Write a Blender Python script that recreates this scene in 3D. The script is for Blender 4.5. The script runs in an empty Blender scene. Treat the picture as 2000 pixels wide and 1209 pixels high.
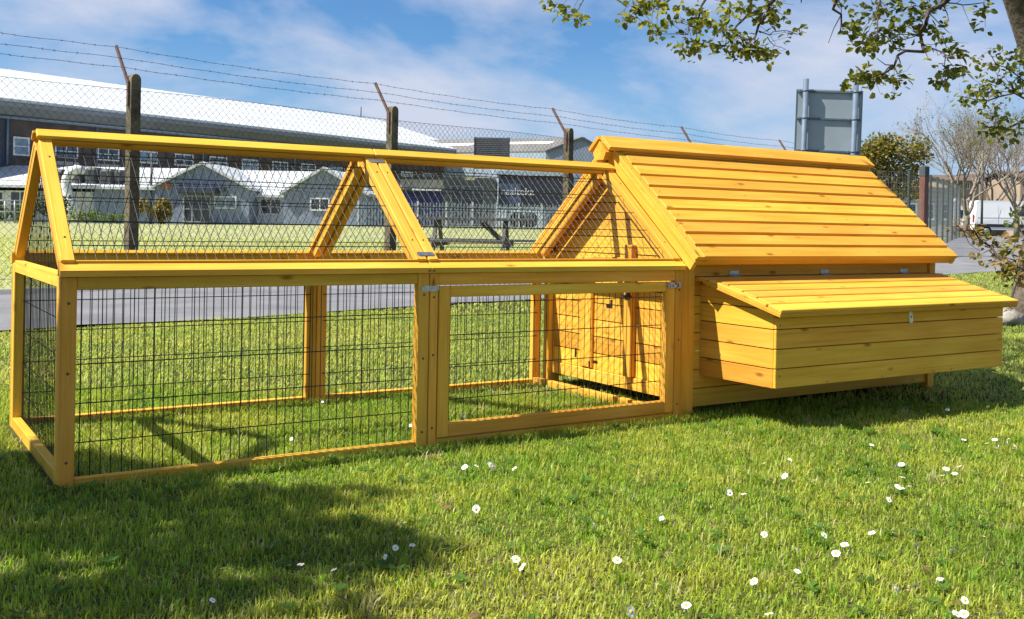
import bpy, math, random
import numpy as np
from mathutils import Vector, Matrix

random.seed(7)
rng = np.random.default_rng(11)
sc = bpy.context.scene
col = sc.collection

# ------------------------------------------------------------------ camera
YAW, PITCH, ROLL, FPX = 0.571, -0.003, 0.018, 2010.0
CAM = Vector((-0.478, -2.989, 0.733))
F = Vector((math.sin(YAW) * math.cos(PITCH), math.cos(YAW) * math.cos(PITCH), math.sin(PITCH)))
R0 = Vector((math.cos(YAW), -math.sin(YAW), 0))
F0 = Vector((math.sin(YAW), math.cos(YAW), 0))
U0 = R0.cross(F)
RR = R0 * math.cos(ROLL) + U0 * math.sin(ROLL)
UU = -R0 * math.sin(ROLL) + U0 * math.cos(ROLL)
cd = bpy.data.cameras.new('camera')
cam = bpy.data.objects.new('camera', cd)
col.objects.link(cam)
M = Matrix.Identity(4)
for i in range(3):
    M[i][0], M[i][1], M[i][2], M[i][3] = RR[i], UU[i], -F[i], CAM[i]
cam.matrix_world = M
cd.sensor_width = 36.0
cd.lens = 36.0 * FPX / 2000.0
cd.shift_y = -(604.5 - 446.0) / 2000.0
cd.clip_start, cd.clip_end = 0.05, 6000
sc.camera = cam

# ------------------------------------------------------------------ light, sky, exposure
LIGHT = Vector((0.72, -0.20, -1.0)).normalized()
SUN_EL = math.asin(-LIGHT.z)
SUN_AZ = math.atan2(-LIGHT.x, -LIGHT.y)
sl = bpy.data.lights.new('sun', 'SUN')
sl.energy, sl.angle, sl.color = 5.0, math.radians(0.53), (1.0, 0.95, 0.86)
so = bpy.data.objects.new('sun', sl)
so.rotation_euler = LIGHT.to_track_quat('-Z', 'Y').to_euler()
so.location = (-8, 4, 12)
col.objects.link(so)

wd = bpy.data.worlds.new('World')
sc.world = wd
wd.use_nodes = True
nt = wd.node_tree
nt.nodes.clear()
def N(t, **k):
    n = nt.nodes.new(t)
    for a, b in k.items():
        setattr(n, a, b)
    return n
def LK(a, b):
    nt.links.new(a, b)
out = N('ShaderNodeOutputWorld')
bg = N('ShaderNodeBackground')
bg.inputs['Strength'].default_value = 0.05
sky = N('ShaderNodeTexSky', sky_type='NISHITA')
sky.sun_disc = False
sky.sun_elevation, sky.sun_rotation = SUN_EL, SUN_AZ
sky.air_density, sky.dust_density, sky.ozone_density = 1.0, 0.6, 2.2
tc = N('ShaderNodeTexCoord')
sep = N('ShaderNodeSeparateXYZ')
LK(tc.outputs['Generated'], sep.inputs[0])
zc = N('ShaderNodeMath', operation='MAXIMUM'); LK(sep.outputs['Z'], zc.inputs[0]); zc.inputs[1].default_value = 0.0
za = N('ShaderNodeMath', operation='ADD'); LK(zc.outputs[0], za.inputs[0]); za.inputs[1].default_value = 0.30
dx = N('ShaderNodeMath', operation='DIVIDE'); LK(sep.outputs['X'], dx.inputs[0]); LK(za.outputs[0], dx.inputs[1])
dy = N('ShaderNodeMath', operation='DIVIDE'); LK(sep.outputs['Y'], dy.inputs[0]); LK(za.outputs[0], dy.inputs[1])
cmb = N('ShaderNodeCombineXYZ'); LK(dx.outputs[0], cmb.inputs[0]); LK(dy.outputs[0], cmb.inputs[1])
cl = N('ShaderNodeTexNoise'); cl.inputs['Scale'].default_value = 1.5; cl.inputs['Detail'].default_value = 10; cl.inputs['Roughness'].default_value = 0.57
cl.inputs['Distortion'].default_value = 0.25
mpc = N('ShaderNodeMapping'); mpc.inputs['Location'].default_value = (21.2, -13.5, 0.0)
LK(cmb.outputs[0], mpc.inputs['Vector']); LK(mpc.outputs[0], cl.inputs['Vector'])
cr = N('ShaderNodeValToRGB')
cr.color_ramp.elements[0].position, cr.color_ramp.elements[1].position = 0.425, 0.63
LK(cl.outputs['Fac'], cr.inputs[0])
cm = N('ShaderNodeMath', operation='MULTIPLY'); LK(cr.outputs[0], cm.inputs[0]); cm.inputs[1].default_value = 0.9
mx = N('ShaderNodeMix', data_type='RGBA')
tint = N('ShaderNodeMix', data_type='RGBA', blend_type='MULTIPLY'); tint.inputs[0].default_value = 1.0
LK(sky.outputs[0], tint.inputs[6]); tint.inputs[7].default_value = (0.64, 1.03, 1.40, 1)
hz = N('ShaderNodeMapRange'); LK(zc.outputs[0], hz.inputs['Value']); hz.inputs['From Min'].default_value = 0.0; hz.inputs['From Max'].default_value = 0.17; hz.inputs['To Min'].default_value = 0.75; hz.inputs['To Max'].default_value = 0.0
hm = N('ShaderNodeMix', data_type='RGBA'); LK(hz.outputs[0], hm.inputs[0]); LK(tint.outputs[2], hm.inputs[6]); hm.inputs[7].default_value = (4.9, 6.4, 9.2, 1)
LK(cm.outputs[0], mx.inputs[0]); LK(hm.outputs[2], mx.inputs[6]); mx.inputs[7].default_value = (7.0, 7.5, 9.0, 1)
LK(mx.outputs[2], bg.inputs['Color']); LK(bg.outputs[0], out.inputs[0])

vs = sc.view_settings
sc.display_settings.display_device = 'sRGB'
vs.view_transform, vs.look, vs.gamma, vs.use_curve_mapping = 'Standard', 'None', 1.0, False
vs.exposure = 0.92
sc.render.engine = 'CYCLES'
sc.cycles.max_bounces = 8
sc.cycles.transparent_max_bounces = 8
sc.cycles.use_denoising = True

# ------------------------------------------------------------------ helpers
def lin(r, g, b):
    f = lambda c: (c / 12.92 if c <= 0.04045 else ((c + 0.055) / 1.055) ** 2.4)
    return (f(r / 255), f(g / 255), f(b / 255))

def px(x, y, D):
    """world point seen at photograph position x, y at depth D (metres)"""
    return CAM + D * (F + RR * ((x - 1000) / FPX) - UU * ((y - 446.0) / FPX))

def pz(x, y, z=0.0):
    d = F + RR * ((x - 1000) / FPX) - UU * ((y - 446.0) / FPX)
    return CAM + d * ((z - CAM.z) / d.z)

def latd(p):
    q = Vector(p) - CAM
    return q.dot(R0), q.dot(F0)

_top_x = [-60, -18, -4, 10, 35, 80]
_top_z = [0.45, 0.45, 0.62, 0.62, 0.55, 0.5]
def terr(x, y):
    d = (x - CAM.x) * F0.x + (y - CAM.y) * F0.y
    l = (x - CAM.x) * R0.x + (y - CAM.y) * R0.y
    t = np.clip((d - 19.0) / 29.0, 0, 1)
    return t * t * (3 - 2 * t) * np.interp(l, _top_x, _top_z)

# transform for things laid out square to the view direction: (lateral, depth, z)
CAMF = Matrix(((R0.x, F0.x, 0, CAM.x), (R0.y, F0.y, 0, CAM.y), (0, 0, 1, 0), (0, 0, 0, 1)))
def ll(x, y, D):
    p = px(x, y, D)
    a, b = latd(p)
    return a, b, p.z

class MB:
    def __init__(s, M=None):
        s.v, s.f, s.g, s.M, s.sm = [], [], [], M, []
    def add(s, vs, fs, gc=None, smooth=False):
        o = len(s.v)
        if s.M is not None:
            vs = [tuple(s.M @ Vector(p)) for p in vs]
        s.v += [tuple(p) for p in vs]
        s.g += list(gc) if gc is not None else [(0, 0, 0)] * len(vs)
        s.f += [tuple(i + o for i in f) for f in fs]
        s.sm += [smooth] * len(fs)
    def obox(s, c, ax, h, ch=0.0, grain=None):
        """oriented box: centre, three unit axes, half sizes"""
        c = Vector(c); ax = [Vector(a) for a in ax]
        if grain is None:
            grain = max(range(3), key=lambda i: h[i])
        oth = [i for i in range(3) if i != grain]
        ro = (random.uniform(0, 60), random.uniform(0, 60), random.uniform(0, 60))
        def P(u):
            return c + ax[0] * u[0] + ax[1] * u[1] + ax[2] * u[2]
        def G(u):
            return (u[grain] + ro[0], u[oth[0]] + ro[1], u[oth[1]] + ro[2])
        if ch <= 0 or min(h) < ch * 1.5:
            us = [(i * h[0], j * h[1], k * h[2]) for i in (-1, 1) for j in (-1, 1) for k in (-1, 1)]
            fs = [(0, 1, 3, 2), (4, 6, 7, 5), (0, 4, 5, 1), (2, 3, 7, 6), (0, 2, 6, 4), (1, 5, 7, 3)]
            if ax[0].cross(ax[1]).dot(ax[2]) < 0:
                fs = [f[::-1] for f in fs]
            s.add([P(u) for u in us], fs, [G(u) for u in us]); return
        us, idx = [], {}
        for i in (-1, 1):
            for j in (-1, 1):
                for k in (-1, 1):
                    sg = (i, j, k)
                    for a in range(3):
                        u = [sg[b] * (h[b] - (0 if b == a else ch)) for b in range(3)]
                        idx[(i, j, k, a)] = len(us); us.append(u)
        fs = []
        def q(*keys):
            f = [idx[k] for k in keys]
            p = [Vector(us[i]) for i in f]
            nrm = (p[1] - p[0]).cross(p[2] - p[0])
            cen = sum(p, Vector()) / len(p)
            # outward test against box-normalised centre
            if nrm.dot(Vector((cen[0] / h[0], cen[1] / h[1], cen[2] / h[2]))) < 0:
                f = f[::-1]
            fs.append(tuple(f))
        for a in range(3):
            b, c2 = [(1, 2), (0, 2), (0, 1)][a]
            for sa in (-1, 1):
                ks = []
                for (x, y) in ((-1, -1), (1, -1), (1, 1), (-1, 1)):
                    k = [0, 0, 0]; k[a] = sa; k[b] = x; k[c2] = y
                    ks.append((k[0], k[1], k[2], a))
                q(*ks)
            for x in (-1, 1):
                for y in (-1, 1):
                    k1 = [0, 0, 0]; k1[a] = -1; k1[b] = x; k1[c2] = y
                    k2 = k1[:]; k2[a] = 1
                    q((*k1, b), (*k2, b), (*k2, c2), (*k1, c2))
        for i in (-1, 1):
            for j in (-1, 1):
                for k in (-1, 1):
                    q((i, j, k, 0), (i, j, k, 1), (i, j, k, 2))
        if ax[0].cross(ax[1]).dot(ax[2]) < 0:
            fs = [f[::-1] for f in fs]
        s.add([P(u) for u in us], fs, [G(u) for u in us])
    def box(s, x0, x1, y0, y1, z0, z1, ch=0.0, grain=None):
        s.obox(((x0 + x1) / 2, (y0 + y1) / 2, (z0 + z1) / 2), ((1, 0, 0), (0, 1, 0), (0, 0, 1)),
               (abs(x1 - x0) / 2, abs(y1 - y0) / 2, abs(z1 - z0) / 2), ch, grain)
        return s
    def bar(s, p, q, w, h, up=(0, 0, 1), ch=0.0):
        p, q = Vector(p), Vector(q)
        d = (q - p); L = d.length; d.normalize()
        side = d.cross(Vector(up)).normalized(); u = side.cross(d)
        s.obox((p + q) / 2, (d, side, u), (L / 2, w / 2, h / 2), ch, 0)
        return s
    def prism(s, poly, o, ex, ey, ez, L):
        """polygon in (ex, ey) at o, pushed L along ez; counter-clockwise about ez"""
        o, ex, ey, ez = Vector(o), Vector(ex), Vector(ey), Vector(ez)
        n = len(poly); r = random.uniform(0, 60)
        vs = [o + ex * a + ey * b for a, b in poly] + [o + ex * a + ey * b + ez * L for a, b in poly]
        gc = [(r, r + a, r + b) for a, b in poly] + [(r + L, r + a, r + b) for a, b in poly]
        fs = [tuple(range(n))[::-1], tuple(range(n, 2 * n))] + [(i, (i + 1) % n, n + (i + 1) % n, n + i) for i in range(n)]
        if ex.cross(ey).dot(ez) < 0:
            fs = [f[::-1] for f in fs]
        s.add(vs, fs, gc)
        return s
    def tube(s, pts, rad, n=6, cap=True, smooth=True):
        pts = [Vector(p) for p in pts]
        if not hasattr(rad, '__len__'):
            rad = [rad] * len(pts)
        vs, fs, gc = [], [], []
        ro = random.uniform(0, 50); acc = 0
        t0 = (pts[1] - pts[0]).normalized()
        ref = Vector((0, 0, 1)) if abs(t0.z) < 0.9 else Vector((1, 0, 0))
        a = t0.cross(ref).normalized()
        for i, p in enumerate(pts):
            t = (pts[min(i + 1, len(pts) - 1)] - pts[max(i - 1, 0)])
            t.normalize()
            a = (a - t * a.dot(t)).normalized(); b = t.cross(a)
            if i: acc += (p - pts[i - 1]).length
            for k in range(n):
                th = 2 * math.pi * k / n
                vs.append(p + (a * math.cos(th) + b * math.sin(th)) * rad[i])
                gc.append((acc + ro, math.cos(th) * 0.1, math.sin(th) * 0.1))
        for i in range(len(pts) - 1):
            for k in range(n):
                k2 = (k + 1) % n
                fs.append((i * n + k, i * n + k2, (i + 1) * n + k2, (i + 1) * n + k))
        if cap:
            fs.append(tuple(range(n))[::-1]); m = (len(pts) - 1) * n
            fs.append(tuple(range(m, m + n)))
        s.add(vs, fs, gc, smooth)
        return s
    def quad(s, a, b, c, d):
        s.add([a, b, c, d], [(0, 1, 2, 3)]); return s
    def poly(s, pts):
        s.add(pts, [tuple(range(len(pts)))]); return s
    def build(s, name, mat, parent=None, **tags):
        me = bpy.data.meshes.new(name)
        off = wloc(parent) if parent is not None else Vector((0, 0, 0))
        if 'origin' in tags:
            off = Vector(tags.pop('origin'))
        me.from_pydata([(p[0] - off.x, p[1] - off.y, p[2] - off.z) for p in s.v], [], s.f)
        at = me.attributes.new('gc', 'FLOAT_VECTOR', 'POINT')
        at.data.foreach_set('vector', np.array(s.g, dtype=np.float32).ravel())
        me.polygons.foreach_set('use_smooth', np.array(s.sm, dtype=bool))
        me.materials.append(mat)
        me.update()
        o = bpy.data.objects.new(name, me)
        col.objects.link(o)
        if parent is not None:
            o.parent = parent
        else:
            o.location = off
        for k, v in tags.items():
            o[k] = v
        return o

def wloc(o):
    v = Vector((0, 0, 0))
    while o is not None:
        v += o.location; o = o.parent
    return v

def thing(name, label, cat, loc=(0, 0, 0), group=None, parent=None):
    o = bpy.data.objects.new(name, None)
    col.objects.link(o)
    o.empty_display_size = 0.1
    if parent is not None:
        o.parent = parent; o.location = Vector(loc) - wloc(parent)
    else:
        o.location = loc
    if label: o['label'] = label
    if cat: o['category'] = cat
    if group: o['group'] = group
    return o
def part_empty(name, parent):
    return thing(name, None, None, wloc(parent), None, parent)

# ------------------------------------------------------------------ materials
MATS = {}
def mat(name, c, rough=0.6, metal=0.0, spec=0.4, var=0.0, vscale=6.0, c2=None, bump=0.0, bscale=40.0, coord='Object', detail=5, stretch=None):
    if name in MATS: return MATS[name]
    m = bpy.data.materials.new(name); m.use_nodes = True
    t = m.node_tree; b = t.nodes['Principled BSDF']
    b.inputs['Base Color'].default_value = (*c, 1); b.inputs['Roughness'].default_value = rough
    b.inputs['Metallic'].default_value = metal; b.inputs['Specular IOR Level'].default_value = spec
    if var or c2 or bump:
        tcn = t.nodes.new('ShaderNodeTexCoord'); src = tcn.outputs[coord]
        if stretch:
            mp = t.nodes.new('ShaderNodeMapping'); mp.inputs['Scale'].default_value = stretch
            t.links.new(src, mp.inputs['Vector']); src = mp.outputs[0]
    if var or c2:
        nz = t.nodes.new('ShaderNodeTexNoise'); nz.inputs['Scale'].default_value = vscale; nz.inputs['Detail'].default_value = detail
        t.links.new(src, nz.inputs['Vector'])
        rp = t.nodes.new('ShaderNodeValToRGB'); rp.color_ramp.elements[0].position, rp.color_ramp.elements[1].position = 0.3, 0.7
        lo = c2 if c2 else tuple(x * (1 - var) for x in c)
        hi = c if c2 else tuple(min(1, x * (1 + var)) for x in c)
        rp.color_ramp.elements[0].color = (*lo, 1); rp.color_ramp.elements[1].color = (*hi, 1)
        t.links.new(nz.outputs['Fac'], rp.inputs[0]); t.links.new(rp.outputs[0], b.inputs['Base Color'])
    if bump:
        n2 = t.nodes.new('ShaderNodeTexNoise'); n2.inputs['Scale'].default_value = bscale; n2.inputs['Detail'].default_value = 6
        t.links.new(src, n2.inputs['Vector'])
        bm = t.nodes.new('ShaderNodeBump'); bm.inputs['Strength'].default_value = bump; bm.inputs['Distance'].default_value = 0.01
        t.links.new(n2.outputs['Fac'], bm.inputs['Height']); t.links.new(bm.outputs[0], b.inputs['Normal'])
    MATS[name] = m
    return m

def wood_mat():
    m = bpy.data.materials.new('stained_wood'); m.use_nodes = True
    t = m.node_tree; nd = t.nodes; L = t.links.new
    b = nd['Principled BSDF']
    at = nd.new('ShaderNodeAttribute'); at.attribute_name = 'gc'
    oi = nd.new('ShaderNodeObjectInfo')
    mp = nd.new('ShaderNodeMapping'); mp.inputs['Scale'].default_value = (2.6, 52, 52); L(at.outputs['Vector'], mp.inputs[0])
    gn = nd.new('ShaderNodeTexNoise'); gn.inputs['Scale'].default_value = 1.0; gn.inputs['Detail'].default_value = 7; gn.inputs['Roughness'].default_value = 0.62; gn.inputs['Distortion'].default_value = 0.6
    L(mp.outputs[0], gn.inputs['Vector'])
    r1 = nd.new('ShaderNodeValToRGB'); e = r1.color_ramp.elements
    e[0].position, e[1].position = 0.28, 0.72
    e[0].color = (0.66, 0.34, 0.030, 1); e[1].color = (0.84, 0.485, 0.066, 1)
    L(gn.outputs['Fac'], r1.inputs[0])
    # dark thin grain streaks
    mp2 = nd.new('ShaderNodeMapping'); mp2.inputs['Scale'].default_value = (1.3, 150, 150); L(at.outputs['Vector'], mp2.inputs[0])
    g2 = nd.new('ShaderNodeTexNoise'); g2.inputs['Scale'].default_value = 1.0; g2.inputs['Detail'].default_value = 3; L(mp2.outputs[0], g2.inputs['Vector'])
    r2 = nd.new('ShaderNodeValToRGB'); e = r2.color_ramp.elements; e[0].position, e[1].position = 0.27, 0.40
    e[0].color = (0.55, 0.42, 0.28, 1); e[1].color = (1, 1, 1, 1); L(g2.outputs['Fac'], r2.inputs[0])
    m1 = nd.new('ShaderNodeMix'); m1.data_type = 'RGBA'; m1.blend_type = 'MULTIPLY'; m1.inputs[0].default_value = 0.6
    L(r1.outputs[0], m1.inputs[6]); L(r2.outputs[0], m1.inputs[7])
    # uneven take-up of the stain
    mp4 = nd.new('ShaderNodeMapping'); mp4.inputs['Scale'].default_value = (2.2, 11, 11); L(at.outputs['Vector'], mp4.inputs[0])
    g4 = nd.new('ShaderNodeTexNoise'); g4.inputs['Scale'].default_value = 1.0; g4.inputs['Detail'].default_value = 4; L(mp4.outputs[0], g4.inputs['Vector'])
    r4 = nd.new('ShaderNodeValToRGB'); e = r4.color_ramp.elements; e[0].position, e[1].position = 0.32, 0.66
    e[0].color = (0.86, 0.78, 0.66, 1); e[1].color = (1.03, 1.05, 1.15, 1); L(g4.outputs['Fac'], r4.inputs[0])
    m4 = nd.new('ShaderNodeMix'); m4.data_type = 'RGBA'; m4.blend_type = 'MULTIPLY'; m4.inputs[0].default_value = 0.85
    L(m1.outputs[2], m4.inputs[6]); L(r4.outputs[0], m4.inputs[7]); m1 = m4
    # knots
    mp3 = nd.new('ShaderNodeMapping'); mp3.inputs['Scale'].default_value = (7.0, 19.0, 19.0); L(at.outputs['Vector'], mp3.inputs[0])
    vo = nd.new('ShaderNodeTexVoronoi'); vo.inputs['Scale'].default_value = 1.0; L(mp3.outputs[0], vo.inputs['Vector'])
    sp = nd.new('ShaderNodeSeparateColor'); L(vo.outputs['Color'], sp.inputs[0])
    gt = nd.new('ShaderNodeMath'); gt.operation = 'GREATER_THAN'; gt.inputs[1].default_value = 0.62; L(sp.outputs[0], gt.inputs[0])
    mr = nd.new('ShaderNodeMapRange'); mr.inputs['From Min'].default_value = 0.20; mr.inputs['From Max'].default_value = 0.06; L(vo.outputs['Distance'], mr.inputs['Value'])
    kk = nd.new('ShaderNodeMath'); kk.operation = 'MULTIPLY'; L(gt.outputs[0], kk.inputs[0]); L(mr.outputs[0], kk.inputs[1])
    k2 = nd.new('ShaderNodeMath'); k2.operation = 'MULTIPLY'; L(kk.outputs[0], k2.inputs[0]); k2.inputs[1].default_value = 0.82
    m2 = nd.new('ShaderNodeMix'); m2.data_type = 'RGBA'; L(k2.outputs[0], m2.inputs[0]); L(m1.outputs[2], m2.inputs[6]); m2.inputs[7].default_value = (0.25, 0.09, 0.008, 1)
    # board to board tone
    hv = nd.new('ShaderNodeHueSaturation'); L(m2.outputs[2], hv.inputs['Color'])
    a1 = nd.new('ShaderNodeMapRange'); L(oi.outputs['Random'], a1.inputs['Value']); a1.inputs['To Min'].default_value = 0.84; a1.inputs['To Max'].default_value = 1.12
    L(a1.outputs[0], hv.inputs['Value'])
    a2 = nd.new('ShaderNodeMath'); a2.operation = 'MULTIPLY'; L(oi.outputs['Random'], a2.inputs[0]); a2.inputs[1].default_value = 7.31
    a3 = nd.new('ShaderNodeMath'); a3.operation = 'FRACT'; L(a2.outputs[0], a3.inputs[0])
    a4 = nd.new('ShaderNodeMapRange'); L(a3.outputs[0], a4.inputs['Value']); a4.inputs['To Min'].default_value = 0.486; a4.inputs['To Max'].default_value = 0.509
    L(a4.outputs[0], hv.inputs['Hue'])
    L(hv.outputs[0], b.inputs['Base Color'])
    b.inputs['Roughness'].default_value = 0.6; b.inputs['Specular IOR Level'].default_value = 0.16
    bm = nd.new('ShaderNodeBump'); bm.inputs['Strength'].default_value = 0.25; bm.inputs['Distance'].default_value = 0.002
    L(gn.outputs['Fac'], bm.inputs['Height']); L(bm.outputs[0], b.inputs['Normal'])
    return m
WOOD = wood_mat()
WIRE = mat('mesh_wire', (0.012, 0.016, 0.014), 0.35, 0.3, 0.5)
ZINC = mat('zinc_plate', (0.45, 0.46, 0.47), 0.38, 0.85, 0.5, var=0.2, vscale=60)
SCREW = mat('screw', (0.18, 0.13, 0.06), 0.4, 0.7)
IRON = mat('dark_iron', (0.03, 0.028, 0.025), 0.5, 0.5)

def ground_mat():
    m = bpy.data.materials.new('turf'); m.use_nodes = True
    t = m.node_tree; nd = t.nodes; L = t.links.new; b = nd['Principled BSDF']
    tcn = nd.new('ShaderNodeTexCoord')
    n1 = nd.new('ShaderNodeTexNoise'); n1.inputs['Scale'].default_value = 0.7; n1.inputs['Detail'].default_value = 8; L(tcn.outputs['Object'], n1.inputs['Vector'])
    n2 = nd.new('ShaderNodeTexNoise'); n2.inputs['Scale'].default_value = 25; n2.inputs['Detail'].default_value = 6; L(tcn.outputs['Object'], n2.inputs['Vector'])
    r1 = nd.new('ShaderNodeValToRGB'); e = r1.color_ramp.elements; e[0].position, e[1].position = 0.3, 0.7
    e[0].color = (0.055, 0.065, 0.018, 1); e[1].color = (0.11, 0.105, 0.04, 1); L(n1.outputs['Fac'], r1.inputs[0])
    r2 = nd.new('ShaderNodeValToRGB'); e = r2.color_ramp.elements; e[0].position, e[1].position = 0.3, 0.7
    e[0].color = (0.55, 0.55, 0.5, 1); e[1].color = (1.1, 1.1, 1.05, 1); L(n2.outputs['Fac'], r2.inputs[0])
    mm = nd.new('ShaderNodeMix'); mm.data_type = 'RGBA'; mm.blend_type = 'MULTIPLY'; mm.inputs[0].default_value = 1
    L(r1.outputs[0], mm.inputs[6]); L(r2.outputs[0], mm.inputs[7]); L(mm.outputs[2], b.inputs['Base Color'])
    b.inputs['Roughness'].default_value = 0.95; b.inputs['Specular IOR Level'].default_value = 0.1
    bm = nd.new('ShaderNodeBump'); bm.inputs['Strength'].default_value = 0.6; bm.inputs['Distance'].default_value = 0.03
    L(n2.outputs['Fac'], bm.inputs['Height']); L(bm.outputs[0], b.inputs['Normal'])
    return m

def leaf_mat(name, trans=0.35, rough=0.5, attr='tint', fixed=None, spec=0.3, tgain=1.3):
    m = bpy.data.materials.new(name); m.use_nodes = True
    t = m.node_tree; nd = t.nodes; L = t.links.new; b = nd['Principled BSDF']; o = nd['Material Output']
    tr = nd.new('ShaderNodeBsdfTranslucent'); mix = nd.new('ShaderNodeMixShader'); mix.inputs[0].default_value = trans
    if fixed:
        oi = nd.new('ShaderNodeObjectInfo'); rp = nd.new('ShaderNodeValToRGB')
        e = rp.color_ramp.elements; e[0].color = (*fixed[0], 1); e[1].color = (*fixed[1], 1)
        L(oi.outputs['Random'], rp.inputs[0]); src = rp.outputs[0]
    else:
        a = nd.new('ShaderNodeAttribute'); a.attribute_name = attr; src = a.outputs['Color']
    L(src, b.inputs['Base Color'])
    g = nd.new('ShaderNodeMix'); g.data_type = 'RGBA'; g.blend_type = 'MULTIPLY'; g.inputs[0].default_value = 1
    L(src, g.inputs[6]); g.inputs[7].default_value = (tgain * 1.05, tgain * 1.0, tgain * 0.6, 1)
    L(g.outputs[2], tr.inputs['Color'])
    b.inputs['Roughness'].default_value = rough; b.inputs['Specular IOR Level'].default_value = spec
    L(b.outputs[0], mix.inputs[1]); L(tr.outputs[0], mix.inputs[2]); L(mix.outputs[0], o.inputs['Surface'])
    return m
GRASS = leaf_mat('grass_blade', 0.48, 0.5, spec=0.25, tgain=1.5)
LEAF = leaf_mat('tree_leaf', 0.52, 0.45, tgain=1.7)

BARK = mat('bark', (0.16, 0.12, 0.085), 0.9, c2=(0.055, 0.04, 0.03), vscale=9, bump=1.0, bscale=30, coord='Object')
TWIG = mat('twig', (0.06, 0.043, 0.032), 0.8, var=0.3, vscale=20)
PALEBARK = mat('pale_bark', (0.33, 0.28, 0.22), 0.9, c2=(0.13, 0.105, 0.08), vscale=14, bump=0.8, bscale=25)

# ------------------------------------------------------------------ setting: ground and road
def axis(fine0, fine1, step, lim):
    a = list(np.arange(fine0, fine1 + 1e-6, step)); s = step
    lo, hi = [fine0], [fine1]
    while hi[-1] < lim: s *= 1.35; hi.append(hi[-1] + s)
    s = step
    while lo[-1] > -lim: s *= 1.35; lo.append(lo[-1] - s)
    return np.array(sorted(lo[1:]) + a + hi[1:])
gx, gy = axis(-12, 70, 0.8, 2500), axis(-8, 84, 0.8, 2500)
X, Y = np.meshgrid(gx, gy)
Z = terr(X, Y)
nx, ny = len(gx), len(gy)
ii = np.arange((ny - 1) * nx).reshape(ny - 1, nx)[:, :-1].ravel()
me = bpy.data.meshes.new('ground')
me.from_pydata(np.stack([X.ravel(), Y.ravel(), Z.ravel()], 1).tolist(), [], np.stack([ii, ii + 1, ii + nx + 1, ii + nx], 1).tolist())
me.polygons.foreach_set('use_smooth', np.ones(len(me.polygons), dtype=bool))
me.materials.append(ground_mat())
g = bpy.data.objects.new('ground', me); col.objects.link(g); g['kind'] = 'structure'

ASPH = mat('asphalt', (0.205, 0.205, 0.21), 0.85, c2=(0.125, 0.125, 0.135), vscale=1.6, bump=0.5, bscale=160, detail=10)
def near_edge(x): return 4.09 + 0.2514 * x
def far_edge(x): return 8.03 + 0.2440 * x + max(0.0, x - 21) * 0.34
vs_, fs_ = [], []
xs = list(np.arange(-30, 16, 1.0)) + list(np.arange(16, 70, 1.0))
nw = 8
for i, x in enumerate(xs):
    w = 0.05 * math.sin(x * 2.3) + 0.04 * math.sin(x * 5.1 + 1) if x < 30 else 0
    a, b = near_edge(x) + w - max(0, x - 17) * 0.04, far_edge(x) + 0.05 * math.sin(x * 3.1)
    for k in range(nw + 1):
        y = a + (b - a) * k / nw
        vs_.append((x, y, float(terr(x, y)) + 0.012))
    if i:
        for k in range(nw):
            o = (i - 1) * (nw + 1) + k
            fs_.append((o, o + nw + 1, o + nw + 2, o + 1))
mb = MB(); mb.add(vs_, fs_, None, True)
mb.build('road', ASPH, kind='structure')

FIELD = mat('field_turf', (0.33, 0.34, 0.15), 0.95, c2=(0.23, 0.25, 0.09), vscale=1.3, bump=0.6, bscale=20, detail=9)
fv, ff = [], []
fx = np.arange(-40, 62, 1.0)
for i, x in enumerate(fx):
    for k in range(31):
        y = far_edge(x) + 0.02 + k * k * 0.075
        fv.append((x, y, float(terr(x, y)) + 0.007))
    if i:
        for k in range(30):
            o = (i - 1) * 31 + k; ff.append((o, o + 31, o + 32, o + 1))
mb = MB(); mb.add(fv, ff, None, True)
mb.build('field', FIELD, kind='structure')

# ------------------------------------------------------------------ grass
def vnoise(x, y, s, seed):
    r = np.random.default_rng(seed); T = r.random((256, 256))
    u, v = x * s + 1000, y * s + 1000
    i, j = np.floor(u).astype(int), np.floor(v).astype(int)
    a, b = u - i, v - j; a, b = a * a * (3 - 2 * a), b * b * (3 - 2 * b)
    i0, j0, i1, j1 = i % 256, j % 256, (i + 1) % 256, (j + 1) % 256
    return (T[i0, j0] * (1 - a) + T[i1, j0] * a) * (1 - b) + (T[i0, j1] * (1 - a) + T[i1, j1] * a) * b

def on_road(x, y, pad=0.0):
    fe = 8.03 + 0.244 * x + np.maximum(0, x - 21) * 0.34
    return (y > 4.09 + 0.2514 * x + pad) & (y < fe - pad)

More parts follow.
